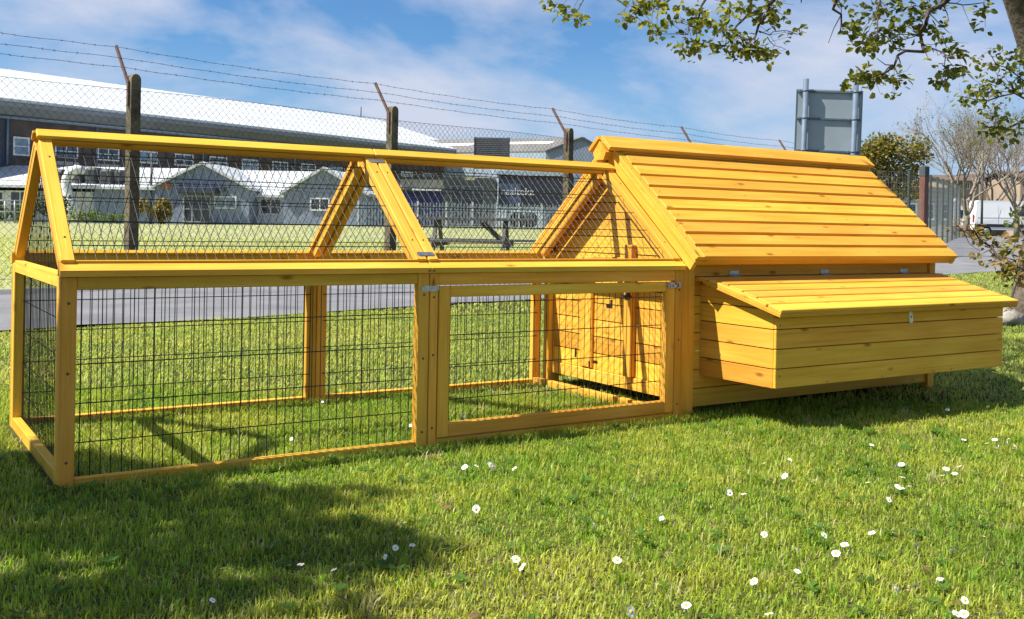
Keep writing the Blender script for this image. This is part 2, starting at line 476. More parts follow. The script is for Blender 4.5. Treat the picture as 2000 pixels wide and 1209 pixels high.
def grass(name, d0, d1, dens, wid, length, lat_k=0.53, keep=None, label='', lie=1.0, pale=0.0, side=None):
    A = (d1 * d1 - d0 * d0) / 2 * lat_k * 2
    n = int(A * dens)
    d = np.sqrt(rng.random(n) * (d1 * d1 - d0 * d0) + d0 * d0)
    l = (rng.random(n) * 2 - 1) * lat_k * d
    if side:
        n = int((d1 - d0) * side * 2 * dens)
        d = rng.random(n) * (d1 - d0) + d0
        l = np.where(rng.random(n) < .5, -1, 1) * (lat_k * np.maximum(d, 0) + rng.random(n) * side)
    x = CAM.x + l * R0.x + d * F0.x; y = CAM.y + l * R0.y + d * F0.y
    ok = ~on_road(x, y, -0.03 + 0.0)
    if keep is not None: ok &= keep(x, y)
    # under and inside timbers
    inx = (x > -0.02) & (x < 2.26)
    for yy in (0.0, 0.97):
        ok &= ~(inx & (y > yy - 0.012) & (y < yy + 0.045))
    ok &= ~((y > 0) & (y < 1) & (x > -0.02) & (x < 0.05))
    ok &= ~((y > 0.1) & (y < 0.9) & (x > 2.45) & (x < 3.8) & (rng.random(n) > 0.25))
    x, y = x[ok], y[ok]; n = len(x)
    z = terr(x, y)
    n1, n2, n3 = vnoise(x, y, 1.6, 1), vnoise(x, y, 5.0, 2), vnoise(x, y, 14.0, 3)
    tuft = np.clip(0.55 * n2 + 0.45 * n3, 0, 1)
    L = length * (0.55 + 0.75 * tuft) * (0.6 + 0.7 * rng.random(n)) 
    w = wid * (0.7 + 0.6 * rng.random(n))
    yaw = rng.random(n) * 2 * np.pi + 1.2 * (n1 - 0.5)
    lean = np.clip(rng.normal(0.55, 0.38, n) * lie, 0.02, 1.35)
    cx, sx = np.cos(yaw), np.sin(yaw)
    # side vector
    ax, ay = -sx, cx
    roll = rng.random(n) * 2 - 1
    h1, r1 = np.cos(lean * 0.6) * 0.55, np.sin(lean * 0.6) * 0.55
    h2 = h1 + np.cos(lean * 1.35) * 0.45; r2 = r1 + np.sin(lean * 1.35) * 0.45
    h2 = np.maximum(h2, 0.12)
    P = np.zeros((n, 5, 3), np.float32)
    P[:, 0, 0] = x - ax * w / 2; P[:, 0, 1] = y - ay * w / 2; P[:, 0, 2] = z - 0.004
    P[:, 1, 0] = x + ax * w / 2; P[:, 1, 1] = y + ay * w / 2; P[:, 1, 2] = z - 0.004
    mx_, my_, mz_ = x + cx * r1 * L, y + sx * r1 * L, z + h1 * L
    tw = 0.4 * roll
    bx, by = ax * np.cos(tw) + cx * np.sin(tw), ay * np.cos(tw) + sx * np.sin(tw)
    P[:, 2, 0] = mx_ + bx * w * 0.45; P[:, 2, 1] = my_ + by * w * 0.45; P[:, 2, 2] = mz_
    P[:, 3, 0] = mx_ - bx * w * 0.45; P[:, 3, 1] = my_ - by * w * 0.45; P[:, 3, 2] = mz_
    P[:, 4, 0] = x + cx * r2 * L; P[:, 4, 1] = y + sx * r2 * L; P[:, 4, 2] = z + h2 * L
    base = (np.arange(n) * 5)[:, None]
    loops = (base + np.array([[0, 1, 2, 3, 3, 2, 4]])).astype(np.int32).ravel()
    starts = ((np.arange(n) * 7)[:, None] + np.array([[0, 4]])).astype(np.int32).ravel()
    me = bpy.data.meshes.new(name)
    me.vertices.add(n * 5); me.vertices.foreach_set('co', P.ravel())
    me.loops.add(n * 7); me.loops.foreach_set('vertex_index', loops)
    me.polygons.add(n * 2); me.polygons.foreach_set('loop_start', starts)
    me.update(calc_edges=True)
    # colour of each blade: fresh green, yellow green, dry
    green = np.array([0.21, 0.335, 0.034]); yel = np.array([0.40, 0.43, 0.065]); deep = np.array([0.10, 0.19, 0.020]); straw = np.array([0.45, 0.42, 0.20])
    t = np.clip(0.32 + 1.1 * (n1 - 0.42) + 0.8 * (n2 - 0.5) + 0.4 * (n3 - 0.5) + 0.25 * rng.normal(size=n), 0, 1)[:, None]
    c = green * (1 - t) + yel * t
    dd = np.clip(1.9 * (vnoise(x, y, 2.3, 9) - 0.62), 0, 1)[:, None]
    c = c * (1 - dd) + deep * dd
    st = (rng.random(n) < 0.06 + 0.30 * np.clip(n1 - 0.55, 0, 1) + 0.10 * np.clip(n3 - 0.6, 0, 1))[:, None]
    c = np.where(st, straw * (0.7 + 0.5 * rng.random((n, 1))), c) * (0.55 + 0.95 * rng.random((n, 1)))
    c = c * (1 - pale) + pale * np.array([0.50, 0.52, 0.20])
    C = np.ones((n, 5, 4), np.float32); C[:, :, :3] = c[:, None, :]
    C[:, 4, :3] *= 1.12
    at = me.color_attributes.new('tint', 'FLOAT_COLOR', 'POINT')
    at.data.foreach_set('color', C.ravel())
    me.materials.append(GRASS)
    o = bpy.data.objects.new(name, me); col.objects.link(o)
    o['kind'] = 'stuff'; o['label'] = label; o['category'] = 'grass'
    return o
grass('lawn_grass', 1.45, 4.4, 21000, 0.0028, 0.0245, lie=1.6, label='short green grass of the lawn in front of and under the coop')
def tufts(n, seed):
    r = np.random.default_rng(seed); B = []
    d = np.sqrt(r.random(n) * (4.6 ** 2 - 1.5 ** 2) + 1.5 ** 2); l = (r.random(n) * 2 - 1) * .53 * d
    x = CAM.x + l * R0.x + d * F0.x; y = CAM.y + l * R0.y + d * F0.y
    return x, y
def tuft_grass(name, n, label):
    tx, ty = tufts(n, 5)
    b, cols = MB(), []
    for x, y in zip(tx, ty):
        if (-.05 < x < 2.3 and (-.03 < y < .05 or .95 < y < 1.02)) or (2.3 < x < 3.9 and 0 < y < 1): continue
        hue = random.random(); big = random.uniform(.7, 1.5)
        for k in range(random.randint(7, 20)):
            a = random.uniform(0, 6.28); L_ = random.uniform(.022, .043) * big; ln = random.uniform(.15, 1.2)
            p = Vector((x + random.gauss(0, .012) * big, y + random.gauss(0, .012) * big, -.003)); dr = Vector((math.cos(a), math.sin(a), 0)); sd_ = Vector((-dr.y, dr.x, 0)) * random.uniform(.0012, .0022)
            m_ = p + dr * math.sin(ln * .6) * L_ * .55 + Vector((0, 0, math.cos(ln * .6) * L_ * .55)); t_ = m_ + dr * math.sin(ln * 1.4) * L_ * .45 + Vector((0, 0, math.cos(ln * 1.4) * L_ * .45))
            b.add([p - sd_, p + sd_, m_ + sd_ * .9, m_ - sd_ * .9, t_], [(0, 1, 2, 3), (3, 2, 4)])
            q = random.uniform(.7, 1.25); c_ = (.17 * q, .30 * q, .03 * q, 1) if hue < .6 else ((.36 * q, .38 * q, .06 * q, 1) if hue < .88 else (.5 * q, .46 * q, .22 * q, 1)); cols += [c_] * 5
    o = b.build(name, GRASS)
    at = o.data.color_attributes.new('tint', 'FLOAT_COLOR', 'POINT'); at.data.foreach_set('color', np.array(cols, dtype=np.float32).ravel())
    o['kind'] = 'stuff'; o['label'] = label; o['category'] = 'grass'
def weeds(name, n, label):
    b, cols = MB(), []
    r = np.random.default_rng(31)
    d = np.sqrt(r.random(n) * (4.4 ** 2 - 1.5 ** 2) + 1.5 ** 2); l = (r.random(n) * 2 - 1) * .53 * d
    for x, y in zip(CAM.x + l * R0.x + d * F0.x, CAM.y + l * R0.y + d * F0.y):
        if -.05 < y < 1.02 and -.05 < x < 3.9: continue
        a0 = random.uniform(0, 6.28); dead = random.random() < .16; m_ = 1 if dead else random.randint(4, 7); tone = random.uniform(.7, 1.2)
        for k in range(m_):
            a = a0 + k * 6.28 / m_ + random.gauss(0, .2); L_ = random.uniform(.014, .030); w_ = L_ * random.uniform(.22, .34)
            dr = Vector((math.cos(a), math.sin(a), random.uniform(.1, .6))).normalized(); sd_ = Vector((-math.sin(a), math.cos(a), random.gauss(0, .2))) * w_
            p = Vector((x, y, random.uniform(.010, .018)))
            b.add([p, p + dr * L_ * .4 + sd_, p + dr * L_ * .8 + sd_ * .8 + Vector((0, 0, -.001)), p + dr * L_ - Vector((0, 0, .003)), p + dr * L_ * .8 - sd_ * .8, p + dr * L_ * .4 - sd_], [(0, 1, 2, 3), (0, 3, 4, 5)])
            c_ = (.26 * tone, .17 * tone, .08 * tone, 1) if dead else (.10 * tone, .20 * tone, .03 * tone, 1)
            cols += [c_] * 6
    o = b.build(name, GRASS)
    at = o.data.color_attributes.new('tint', 'FLOAT_COLOR', 'POINT'); at.data.foreach_set('color', np.array(cols, dtype=np.float32).ravel())
    o['kind'] = 'stuff'; o['label'] = label; o['category'] = 'weeds'
weeds('lawn_weeds', 420, 'small broad leaved weeds and dead leaves in the lawn')
tuft_grass('grass_tufts', 750, 'taller uneven grass tufts scattered through the lawn')
grass('verge_grass', 4.4, 8.5, 4300, 0.0060, 0.028, lie=1.9, pale=0.30, keep=lambda x, y: y < near_edge(x) + 0.04, label='lawn grass behind the coop up to the road edge')
def far_edge_np(x): return 8.03 + 0.244 * x + np.maximum(0, x - 21) * 0.34
grass('side_lawn_grass', -1.5, 10.0, 1900, 0.0075, 0.030, lie=1.6, pale=0.2, side=2.6, keep=lambda x, y: y < near_edge(x) + 0.04, label='lawn grass to either side of the coop')
grass('far_verge_grass', 8.5, 22.0, 600, 0.013, 0.036, lie=1.7, pale=0.40, keep=lambda x, y: y < near_edge(x) + 0.04, label='lawn grass on the far verge beside the road at right')
grass('field_grass', 10.4, 30.0, 150, 0.022, 0.05, lie=1.5, pale=0.8, keep=lambda x, y: y > far_edge_np(x), label='pale short grass of the field beyond the chain link fence')

# ------------------------------------------------------------------ chicken run
CH = 0.0022
run = thing('chicken_run', 'yellow stained timber and wire mesh chicken run with pitched frame roof', 'chicken run')
def part(name, parent, fn, m=WOOD, **k):
    b = MB(); fn(b); return b.build(name, m, parent, **k)
XS = [(0.0, 1.1245), (1.1275, 2.236)]
WYM = (lambda y: y), (lambda y: 1.0 - y)
SY, SZ = 0.7682, 0.6402          # up the roof slope (y, z)
def slope_pt(x, s, n, back=False):
    """point on roof plane: s metres up from the eave, n metres above the plane"""
    y = 0.022 + s * SY - n * SZ; z = 0.6065 + s * SZ + n * SY
    return Vector((x, 1 - y if back else y, z))
SL = 0.578
def wires(mb, o, u, v, Lu, Lv, du, dv, r=0.00145, u0=0.014, v0=0.05, off=None):
    """mesh of straight wires: v-wires every du along u, u-wires every dv along v"""
    o, u, v = Vector(o), Vector(u), Vector(v)
    n = u.cross(v).normalized() * (r * 1.9)
    t = u0
    while t < Lu:
        j = random.uniform(-0.0006, 0.0006)
        mb.tube([o + u * (t + j), o + u * (t + random.uniform(-0.0008, 0.0008)) + v * Lv], r, 4, False); t += du
    t = v0
    while t < Lv:
        mb.tube([o + v * t + n, o + v * t + u * Lu + n], r * 1.15, 4, False); t += dv
DU, DV = 0.0281, 0.1077
for back in (False, True):
    Yf = WYM[1] if back else WYM[0]
    def ybox(b, x0, x1, y0, y1, z0, z1, ch=CH, grain=None):
        a, c = sorted((Yf(y0), Yf(y1))); b.box(x0, x1, a, c, z0, z1, ch, grain)
    for si, (x0, x1) in enumerate(XS):
        wl = 0.042 if (si == 0 or back) else 0.030
        part('post', run, lambda b: ybox(b, x0, x0 + wl, 0, 0.03, -0.02, 0.5715))
        part('post', run, lambda b: ybox(b, x1 - 0.042, x1, 0, 0.03, -0.02, 0.5715))
        part('top_rail', run, lambda b: ybox(b, x0 + wl + 0.0005, x1 - 0.0425, 0.0012, 0.029, 0.531 if si else 0.5355, 0.5712))
        part('bottom_rail', run, lambda b: ybox(b, x0 + wl + 0.0005, x1 - 0.0425, 0.0012, 0.029, -0.02, 0.0215))
        # eave board with a bevelled top
        pl = [(-0.012, 0.572), (0.031, 0.572), (0.027, 0.6075), (0.0225, 0.6075), (-0.012, 0.589)]
        eb = MB()
        ex = (0, -1, 0) if back else (0, 1, 0)
        eb.prism(pl, (x0 - (0.004 if si == 0 else 0), 1.0 if back else 0.0, 0), ex, (0, 0, 1), (1, 0, 0), x1 - x0 + 0.004)
        eb.build('eave_board', WOOD, run)
        # roof panel frame
        n_ = Vector((0, SZ if back else -SZ, SY))
        def rbar(b, xa, xb, s0, s1, n0, n1):
            c = (slope_pt((xa + xb) / 2, (s0 + s1) / 2, (n0 + n1) / 2, back))
            sd = Vector((0, -SY if back else SY, SZ))
            b.obox(c, (Vector((1, 0, 0)), sd, n_), ((xb - xa) / 2, (s1 - s0) / 2, (n1 - n0) / 2), CH)
        part('rafter', run, lambda b: rbar(b, x0 + 0.002, x0 + 0.039, 0.002, 0.562, -0.012, 0.010))
        part('rafter', run, lambda b: rbar(b, x1 - 0.039, x1 - 0.001, 0.002, 0.562, -0.012, 0.010))
        part('roof_rail', run, lambda b: rbar(b, x0 + 0.0395, x1 - 0.0395, 0.002, 0.010, -0.011, 0.006))
        part('roof_rail', run, lambda b: rbar(b, x0 + 0.0395, x1 - 0.0395, 0.556, 0.570, -0.008, 0.006))
        # inner rafter pair under the panel (the A frames)
        part('frame_rafter', run, lambda b: rbar(b, x0 + 0.003, x0 + 0.031, 0.03, 0.575, -0.046, -0.0135))
        part('frame_rafter', run, lambda b: rbar(b, x1 - 0.031, x1 - 0.003, 0.03, 0.575, -0.046, -0.0135))
        # ridge board
        part('ridge_board', run, lambda b: rbar(b, x0 - (0.004 if si == 0 else 0), x1 + 0.0, 0.556, 0.594, 0.0105, 0.0235))
        # roof wire
        o = slope_pt(x0 + 0.03, 0.012, -0.0125, back)
        sd = Vector((0, -SY if back else SY, SZ))
        w = MB(); wires(w, o, (1, 0, 0), sd, x1 - x0 - 0.06, 0.54, DU, DV, r=0.00125, v0=0.075)
        w.build('wire_mesh', WIRE, run, kind='stuff')
        if not (si == 1 and not back):
            w = MB(); wires(w, (x0 + 0.025, Yf(0.0315), 0.005), (1, 0, 0), (0, 0, 1), x1 - x0 - 0.05, 0.56, DU, DV, u0=0.0335, v0=0.109)
            w.build('wire_mesh', WIRE, run, kind='stuff')
# left end frame
part('post', run, lambda b: b.box(0.0, 0.030, 0.0305, 0.066, -0.02, 0.5715, CH))
part('post', run, lambda b: b.box(0.0, 0.030, 0.934, 0.9695, -0.02, 0.5715, CH))
part('bottom_rail', run, lambda b: b.box(0.0012, 0.029, 0.0665, 0.9335, -0.02, 0.036, CH))
part('end_rail', run, lambda b: b.box(0.0012, 0.029, 0.0665, 0.9335, 0.5395, 0.5805, CH))
w = MB(); wires(w, (0.031, 0.05, 0.0), (0, 1, 0), (0, 0, 1), 0.9, 0.57, DU, DV, u0=0.03, v0=0.115); w.build('wire_mesh', WIRE, run, kind='stuff')
w = MB()
for k in range(33):
    y = 0.05 + k * DU
    zt = 0.60 + (0.5 - abs(y - 0.5)) * 0.833 - 0.05
    if zt > 0.6: w.tube([(0.031, y, 0.565), (0.031, y, zt)], 0.0012, 4, False)
for k in range(1, 4):
    z = 0.6 + k * 0.1; hw = 0.5 - (z - 0.55) / 0.833
    if hw > 0.02: w.tube([(0.033, 0.5 - hw, z), (0.033, 0.5 + hw, z)], 0.0013, 4, False)
w.build('wire_mesh', WIRE, run, kind='stuff')
# right end: bottom tie and eave tie at the house
part('bottom_rail', run, lambda b: b.box(2.194, 2.224, 0.031, 0.969, -0.02, 0.030, CH))
part('end_rail', run, lambda b: b.box(2.194, 2.224, 0.031, 0.969, 0.553, 0.5715, CH))
# middle ties
part('end_rail', run, lambda b: b.box(1.092, 1.120, 0.80, 0.969, 0.538, 0.5705, CH))
# door in the second section
door = part_empty('door', run)
dx0, dx1, dz0, dz1 = 1.1605, 2.1895, 0.0255, 0.5265
part('stile', door, lambda b: b.box(dx0, dx0 + 0.042, -0.0035, 0.024, dz0, dz1, CH))
part('stile', door, lambda b: b.box(dx1 - 0.044, dx1, -0.0035, 0.024, dz0, dz1, CH))
part('rail', door, lambda b: b.box(dx0 + 0.0425, dx1 - 0.0445, -0.003, 0.0235, dz0, dz0 + 0.046, CH))
part('rail', door, lambda b: b.box(dx0 + 0.0425, dx1 - 0.0445, -0.003, 0.0235, 0.4905, dz1, CH))
w = MB(); wires(w, (dx0 + 0.028, 0.0255, dz0 + 0.02), (1, 0, 0), (0, 0, 1), dx1 - dx0 - 0.056, 0.47, DU, DV, u0=0.03, v0=0.10); w.build('wire_mesh', WIRE, door, kind='stuff')
# bolt latch
lt = MB()
lt.box(2.150, 2.183, -0.0075, -0.0036, 0.503, 0.525, 0.0008); lt.box(2.196, 2.214, -0.0055, -0.0005, 0.503, 0.525, 0.0008)
lt.tube([(2.146, -0.011, 0.514), (2.214, -0.011, 0.514)], 0.0042, 8); lt.tube([(2.170, -0.011, 0.514), (2.170, -0.03, 0.508)], 0.003, 6)
lt.box(2.156, 2.162, -0.0165, -0.0076, 0.507, 0.521); lt.box(2.200, 2.206, -0.0165, -0.0056, 0.507, 0.521)
lt.build('latch', ZINC, door)
# joining plates and screws
def plate(b, c, ax, L, Wd, T):
    ex, ey, ez = [Vector(a) for a in ax]
    pts = []
    for sx_ in (1, -1):
        for k in range(7):
            th = -math.pi / 2 + math.pi * k / 6
            pts.append((sx_ * (L / 2 - Wd / 2 + Wd / 2 * math.cos(th)), sx_ * Wd / 2 * math.sin(th)))
    b.prism(pts, Vector(c), ex, ey, ez, T)
b = MB(); plate(b, (1.126, -0.0035 + 0.0032, 0.520), ((1, 0, 0), (0, 0, 1), (0, -1, 0)), 0.066, 0.019, 0.002); jp = b.build('joining_plate', ZINC, run)
sdf, nf = (0, SY, SZ), (0, -SZ, SY)
for s_ in (0.028, 0.535):
    b = MB(); plate(b, slope_pt(1.126, s_, 0.0102), ((1, 0, 0), sdf, nf), 0.066, 0.018, 0.002); b.build('joining_plate', ZINC, run)
def screw(p, n, parent, r=0.0042):
    n = Vector(n); a = n.orthogonal().normalized(); c = n.cross(a)
    b = MB(); b.tube([Vector(p) - n * 0.002, Vector(p) + n * 0.0007], [r, r], 8)
    b.build('screw', SCREW, parent)
for x in (0.021, 1.105, 1.142, 2.215):
    for z in (0.50, 0.30, 0.06): screw((x, 0, z + random.uniform(-.01, .01)), (0, -1, 0), run)
for x in (0.022, 1.104, 1.145, 2.217):
    for s_ in (0.10, 0.47): screw(slope_pt(x, s_, 0.010), nf, run)
for x in (1.117, 1.135): screw((x, -0.012, 0.580), (0, -1, 0), run)

# ------------------------------------------------------------------ hen house
house = thing('hen_house', 'yellow stained timber hen house with slatted pitched roof and hinged nest box', 'hen house', (3.05, 0.5, 0))
HX0, HX1, HY0, HY1 = 2.272, 3.838, 0.032, 0.968
for x in (HX0, HX1 - 0.042):
    for y in (HY0 - 0.006, HY1 - 0.036):
        part('leg', house, lambda b: b.box(x - (0.020 if x == HX0 else 0), x + 0.042, y - (0.006 if y < 0.5 else 0), y + 0.042, -0.012, 0.605, CH))
def gable_top(y): return 0.612 + (0.5 - abs(y - 0.5)) * 0.838 - 0.02
PP = 0.0735
# front and back wall planks
for yy, nm in ((HY0 + 0.004, 'front'), (HY1 - 0.016, 'back')):
    for k in range(7):
        z0 = 0.028 + k * PP
        part('wall_plank', house, lambda b: b.box(HX0 + 0.0425, HX1 - 0.0425, yy, yy + 0.012, z0 + 0.0012, z0 + PP - 0.0022, 0.004))
    part('wall_plank', house, lambda b: b.box(HX0 + 0.0425, HX1 - 0.0425, yy - 0.004, yy + 0.012, 0.5445, 0.606, 0.002))
# gable end planks, cut to the slope
def gable_planks(x0, x1, skip=None):
    z = 0.105; k = 0
    while z < 0.985:
        za, zb = z + 0.0015, min(z + PP - 0.0030, 1.0)
        def hw(zz): return 0.5 - max(0.0, (zz - 0.592) / 0.838)
        y0a, y0b = max(HY0 + 0.037, 0.5 - hw(za)), max(HY0 + 0.037, 0.5 - hw(zb))
        if 0.5 - y0a > 0.02:
            pl = [(y0a, za), (1 - y0a, za), (1 - min(y0b, 0.495), zb), (min(y0b, 0.495), zb)]
            b = MB(); b.prism(pl, (x0, 0, 0), (0, 1, 0), (0, 0, 1), (1, 0, 0), x1 - x0)
            # grain runs across, not through
            b.g = [(g_[1], g_[2], g_[0]) for g_ in b.g]
            b.build('gable_plank', WOOD, house)
        z += PP; k += 1
gable_planks(HX0 + 0.012, HX0 + 0.024)
gable_planks(HX1 - 0.024, HX1 - 0.012)
# sill boards
part('sill', house, lambda b: b.box(HX0 + 0.002, HX0 + 0.020, HY0 + 0.037, HY1 - 0.037, 0.052, 0.1045, CH))
part('sill', house, lambda b: b.box(HX1 - 0.020, HX1 - 0.002, HY0 + 0.037, HY1 - 0.037, 0.052, 0.1045, CH))
part('floor_board', house, lambda b: b.box(HX0 + 0.03, HX1 - 0.03, HY0 + 0.018, HY1 - 0.018, 0.070, 0.082))
# gable door furniture: stiles, guide post, brackets, bolt
part('door_stile', house, lambda b: b.box(HX0 - 0.002, HX0 + 0.0115, 0.628, 0.712, 0.112, 0.60, CH))
part('door_stile', house, lambda b: b.box(HX0 - 0.018, HX0 + 0.0115, 0.342, 0.388, 0.108, 0.66, CH))
part('door_batten', house, lambda b: b.box(HX0 - 0.004, HX0 + 0.0115, 0.40, 0.62, 0.575, 0.605, CH))
part('bracket', house, lambda b: (b.box(HX0 + 0.009, HX0 + 0.0113, 0.500, 0.512, 0.385, 0.42), b.box(HX0 + 0.009, HX0 + 0.0113, 0.5125, 0.54, 0.385, 0.397)), IRON)
part('bracket', house, lambda b: (b.box(HX0 + 0.009, HX0 + 0.0113, 0.597, 0.625, 0.135, 0.145), b.box(HX0 - 0.0045, HX0 - 0.0021, 0.632, 0.642, 0.115, 0.14)), IRON)
part('bolt', house, lambda b: (b.box(HX0 - 0.022, HX0 - 0.0185, 0.345, 0.372, 0.435, 0.46), b.tube([(HX0 - 0.026, 0.33, 0.447), (HX0 - 0.026, 0.385, 0.447)], 0.005, 8), b.tube([(HX0 - 0.026, 0.36, 0.447), (HX0 - 0.045, 0.36, 0.437)], 0.0035, 6)), IRON)
part('hasp', house, lambda b: b.box(HX0 + 0.009, HX0 + 0.0113, 0.752, 0.764, 0.145, 0.185), IRON)
# roof: slope from eave (-.062, .612) to ridge (.5, 1.083)
EY, EZ, RYY, RZ = -0.064, 0.611, 0.5, 1.083
RL = math.hypot(RYY - EY, RZ - EZ); hy, hz = (RYY - EY) / RL, (RZ - EZ) / RL
RX0, RX1 = 2.238, 3.872
for back in (False, True):
    sd = Vector((0, -hy if back else hy, hz)); nn = Vector((0, hz if back else -hz, hy))
    e0 = Vector((0, 1 - EY if back else EY, EZ))
    def rb(b, xa, xb, s0, s1, n0, n1, ch=0.0015):
        b.obox(e0 + Vector(((xa + xb) / 2, 0, 0)) + sd * ((s0 + s1) / 2) + nn * ((n0 + n1) / 2), (Vector((1, 0, 0)), sd, nn), ((xb - xa) / 2, (s1 - s0) / 2, (n1 - n0) / 2), ch)
    part('roof_deck', house, lambda b: rb(b, RX0, RX1, 0.004, RL - 0.012, -0.004, 0.0055, 0.001))
    npk = 10; pit = RL / npk
    for k in range(npk):
        part('roof_plank', house, lambda b: rb(b, RX0 + 0.0365, RX1 + random.uniform(-0.003, 0.004), k * pit + random.uniform(0, .0015), (k + 1) * pit - 0.0115 + random.uniform(-.0015, .0015), 0.0056, 0.0190 + random.uniform(-0.0008, 0.0008), 0.0025))
    part('verge_strip', house, lambda b: rb(b, RX0, RX0 + 0.036, 0.0, RL - 0.02, 0.0057, 0.0172))
    part('barge_board', house, lambda b: rb(b, RX0 + 0.001, RX0 + 0.020, 0.0, RL - 0.05, -0.052, -0.0045, CH))
    part('barge_board', house, lambda b: rb(b, RX1 - 0.020, RX1 - 0.001, 0.0, RL - 0.05, -0.030, -0.0045, CH))
    part('soffit_rail', house, lambda b: rb(b, RX0 + 0.021, RX1 - 0.021, 0.004, 0.035, -0.028, -0.0045, CH))
    part('ridge_board', house, lambda b: rb(b, RX0 - 0.042, RX1 + 0.030, RL - 0.070, RL + 0.012, 0.0205, 0.040, CH))
b = MB()
b.prism([(0.5 - 0.044, 1.050), (0.5 - 0.030, 1.018), (0.5 + 0.030, 1.018), (0.5 + 0.044, 1.050), (0.5, 1.098)], (RX0 - 0.040, 0, 0), (0, 1, 0), (0, 0, 1), (1, 0, 0), 0.044)
b.build('ridge_end_block', WOOD, house)
for k in range(10):
    for xx in (RX0 + 0.014,):
        screw(e0.xyz * 0 + Vector((xx, EY + hy * (k + 0.5) * pit - hz * 0.0172, EZ + hz * (k + 0.5) * pit + hy * 0.0172)), (0, -hz, hy), house, 0.0022)
for k in range(10):
    for xx in (RX0 + 0.075, RX0 + 0.55, RX0 + 1.08, RX1 - 0.06):
        ss = (k + 0.42) * pit
        screw(Vector((xx + random.uniform(-.01, .01), EY + hy * ss - hz * 0.0188, EZ + hz * ss + hy * 0.0188)), (0, -hz, hy), house, 0.0024)
# nest box
nest = part_empty('nest_box', house)
NX0, NX1, NY0, NZ0 = 2.358, 3.772, -0.364, 0.155
NP = 0.0722
for k in range(4):
    z0 = NZ0 + k * NP; z1 = z0 + NP - 0.0030 if k < 3 else 0.4135
    part('plank', nest, lambda b: b.box(NX0, NX1, NY0, NY0 + 0.013, z0, z1, 0.002))
def lid_z(y): return 0.528 + (y - 0.02) * (0.528 - 0.418) / 0.435
NYs = NY0 + 0.0133
for xx in (NX0, NX1 - 0.013):
    for k in range(6):
        z0 = NZ0 + k * NP; z1 = z0 + NP - 0.0040
        yb = HY0 + 0.0035
        # trim to the sloping lid
        def ycut(z): return max(NYs, min(yb, 0.02 + (z - 0.528) * 0.435 / 0.110 + 0.004))
        if z0 > 0.515: continue
        ya, yt = ycut(z0), ycut(min(z1, 0.527))
        if yb - ya < 0.01: continue
        pl = [(ya, z0), (yb, z0), (yb, min(z1, lid_z(yb) - 0.003))]
        if yb - yt > 0.002: pl.append((yt, min(z1, 0.527)))
        if z1 > lid_z(NYs) and z0 < lid_z(NYs) - 0.004:
            pl = [(NYs, z0), (yb, z0), (yb, z1), (ycut(z1 + 0.004), z1), (NYs, lid_z(NYs) - 0.004)]
        b = MB(); b.prism(pl, (xx, 0, 0), (0, 1, 0), (0, 0, 1), (1, 0, 0), 0.013)
        b.g = [(g_[1], g_[2], g_[0]) for g_ in b.g]
        b.build('plank', WOOD, nest)
part('floor_board', nest, lambda b: b.box(NX0 + 0.0135, NX1 - 0.0135, NY0 + 0.0135, HY0 + 0.002, NZ0 + 0.004, NZ0 + 0.014))
for x, z in ((NX0 + 0.022, 0.20), (NX0 + 0.020, 0.385), (NX0 + 0.28, 0.163), (NX0 + 0.6, 0.163), (NX0 + 1.05, 0.163)):
    screw((x, NY0, z), (0, -1, 0), nest, 0.0032)
# lid
lid = part_empty('nest_lid', house)
la = math.atan2(0.110, 0.435); ly, lz = math.cos(la), math.sin(la)
LO = Vector((0, -0.413, 0.418 + 0.0005)); lsd = Vector((0, ly, lz)); lnn = Vector((0, -lz, ly)); LLn = 0.437 / ly - 0.006
LX0, LX1 = 2.322, 3.797
def lb(b, xa, xb, s0, s1, n0, n1, ch=0.0015):
    b.obox(LO + Vector(((xa + xb) / 2, 0, 0)) + lsd * ((s0 + s1) / 2) + lnn * ((n0 + n1) / 2), (Vector((1, 0, 0)), lsd, lnn), ((xb - xa) / 2, (s1 - s0) / 2, (n1 - n0) / 2), ch)
part('lid_frame', lid, lambda b: lb(b, LX0, LX1, 0.0, LLn - 0.03, 0.0, 0.016))
lp = (LLn - 0.062) / 5
for k in range(5):
    part('lid_plank', lid, lambda b: lb(b, LX0 + (0.002 if k == 0 else 0.026), LX1 + random.uniform(-0.002, 0.003), k * lp, (k + 1) * lp - 0.0095, 0.0162, 0.0290 + random.uniform(-0.0006, 0.0006), 0.0022))
part('lid_strip', lid, lambda b: lb(b, LX0 + 0.001, LX0 + 0.0255, lp, 5 * lp, 0.0162, 0.0262, 0.001))
part('hinge_board', lid, lambda b: b.box(LX0 - 0.002, LX1 + 0.03, -0.030, HY0 - 0.001, 0.5275, 0.5435, CH))
for hx in (2.535, 3.075, 3.615):
    h = MB()
    h.box(hx - 0.026, hx + 0.026, HY0 - 0.0032, HY0 - 0.0005, 0.5475, 0.566, 0.0005)
    h.tube([(hx - 0.027, HY0 - 0.006, 0.5465), (hx + 0.027, HY0 - 0.006, 0.5465)], 0.0034, 8)
    h.box(hx - 0.026, hx + 0.026, HY0 - 0.026, HY0 - 0.0065, 0.5437, 0.5452, 0.0003)
    h.build('hinge', ZINC, lid)
b = MB(); plate(b, (3.128, NY0 - 0.0005, 0.392), ((0.2, 0, -0.98), (0.98, 0, 0.2), (0, -1, 0)), 0.052, 0.021, 0.004)
b.build('turn_button', mat('pale_catch', (0.75, 0.75, 0.72), 0.4), nest)
screw((3.128, NY0 - 0.0045, 0.392), (0, -1, 0), nest, 0.0045)

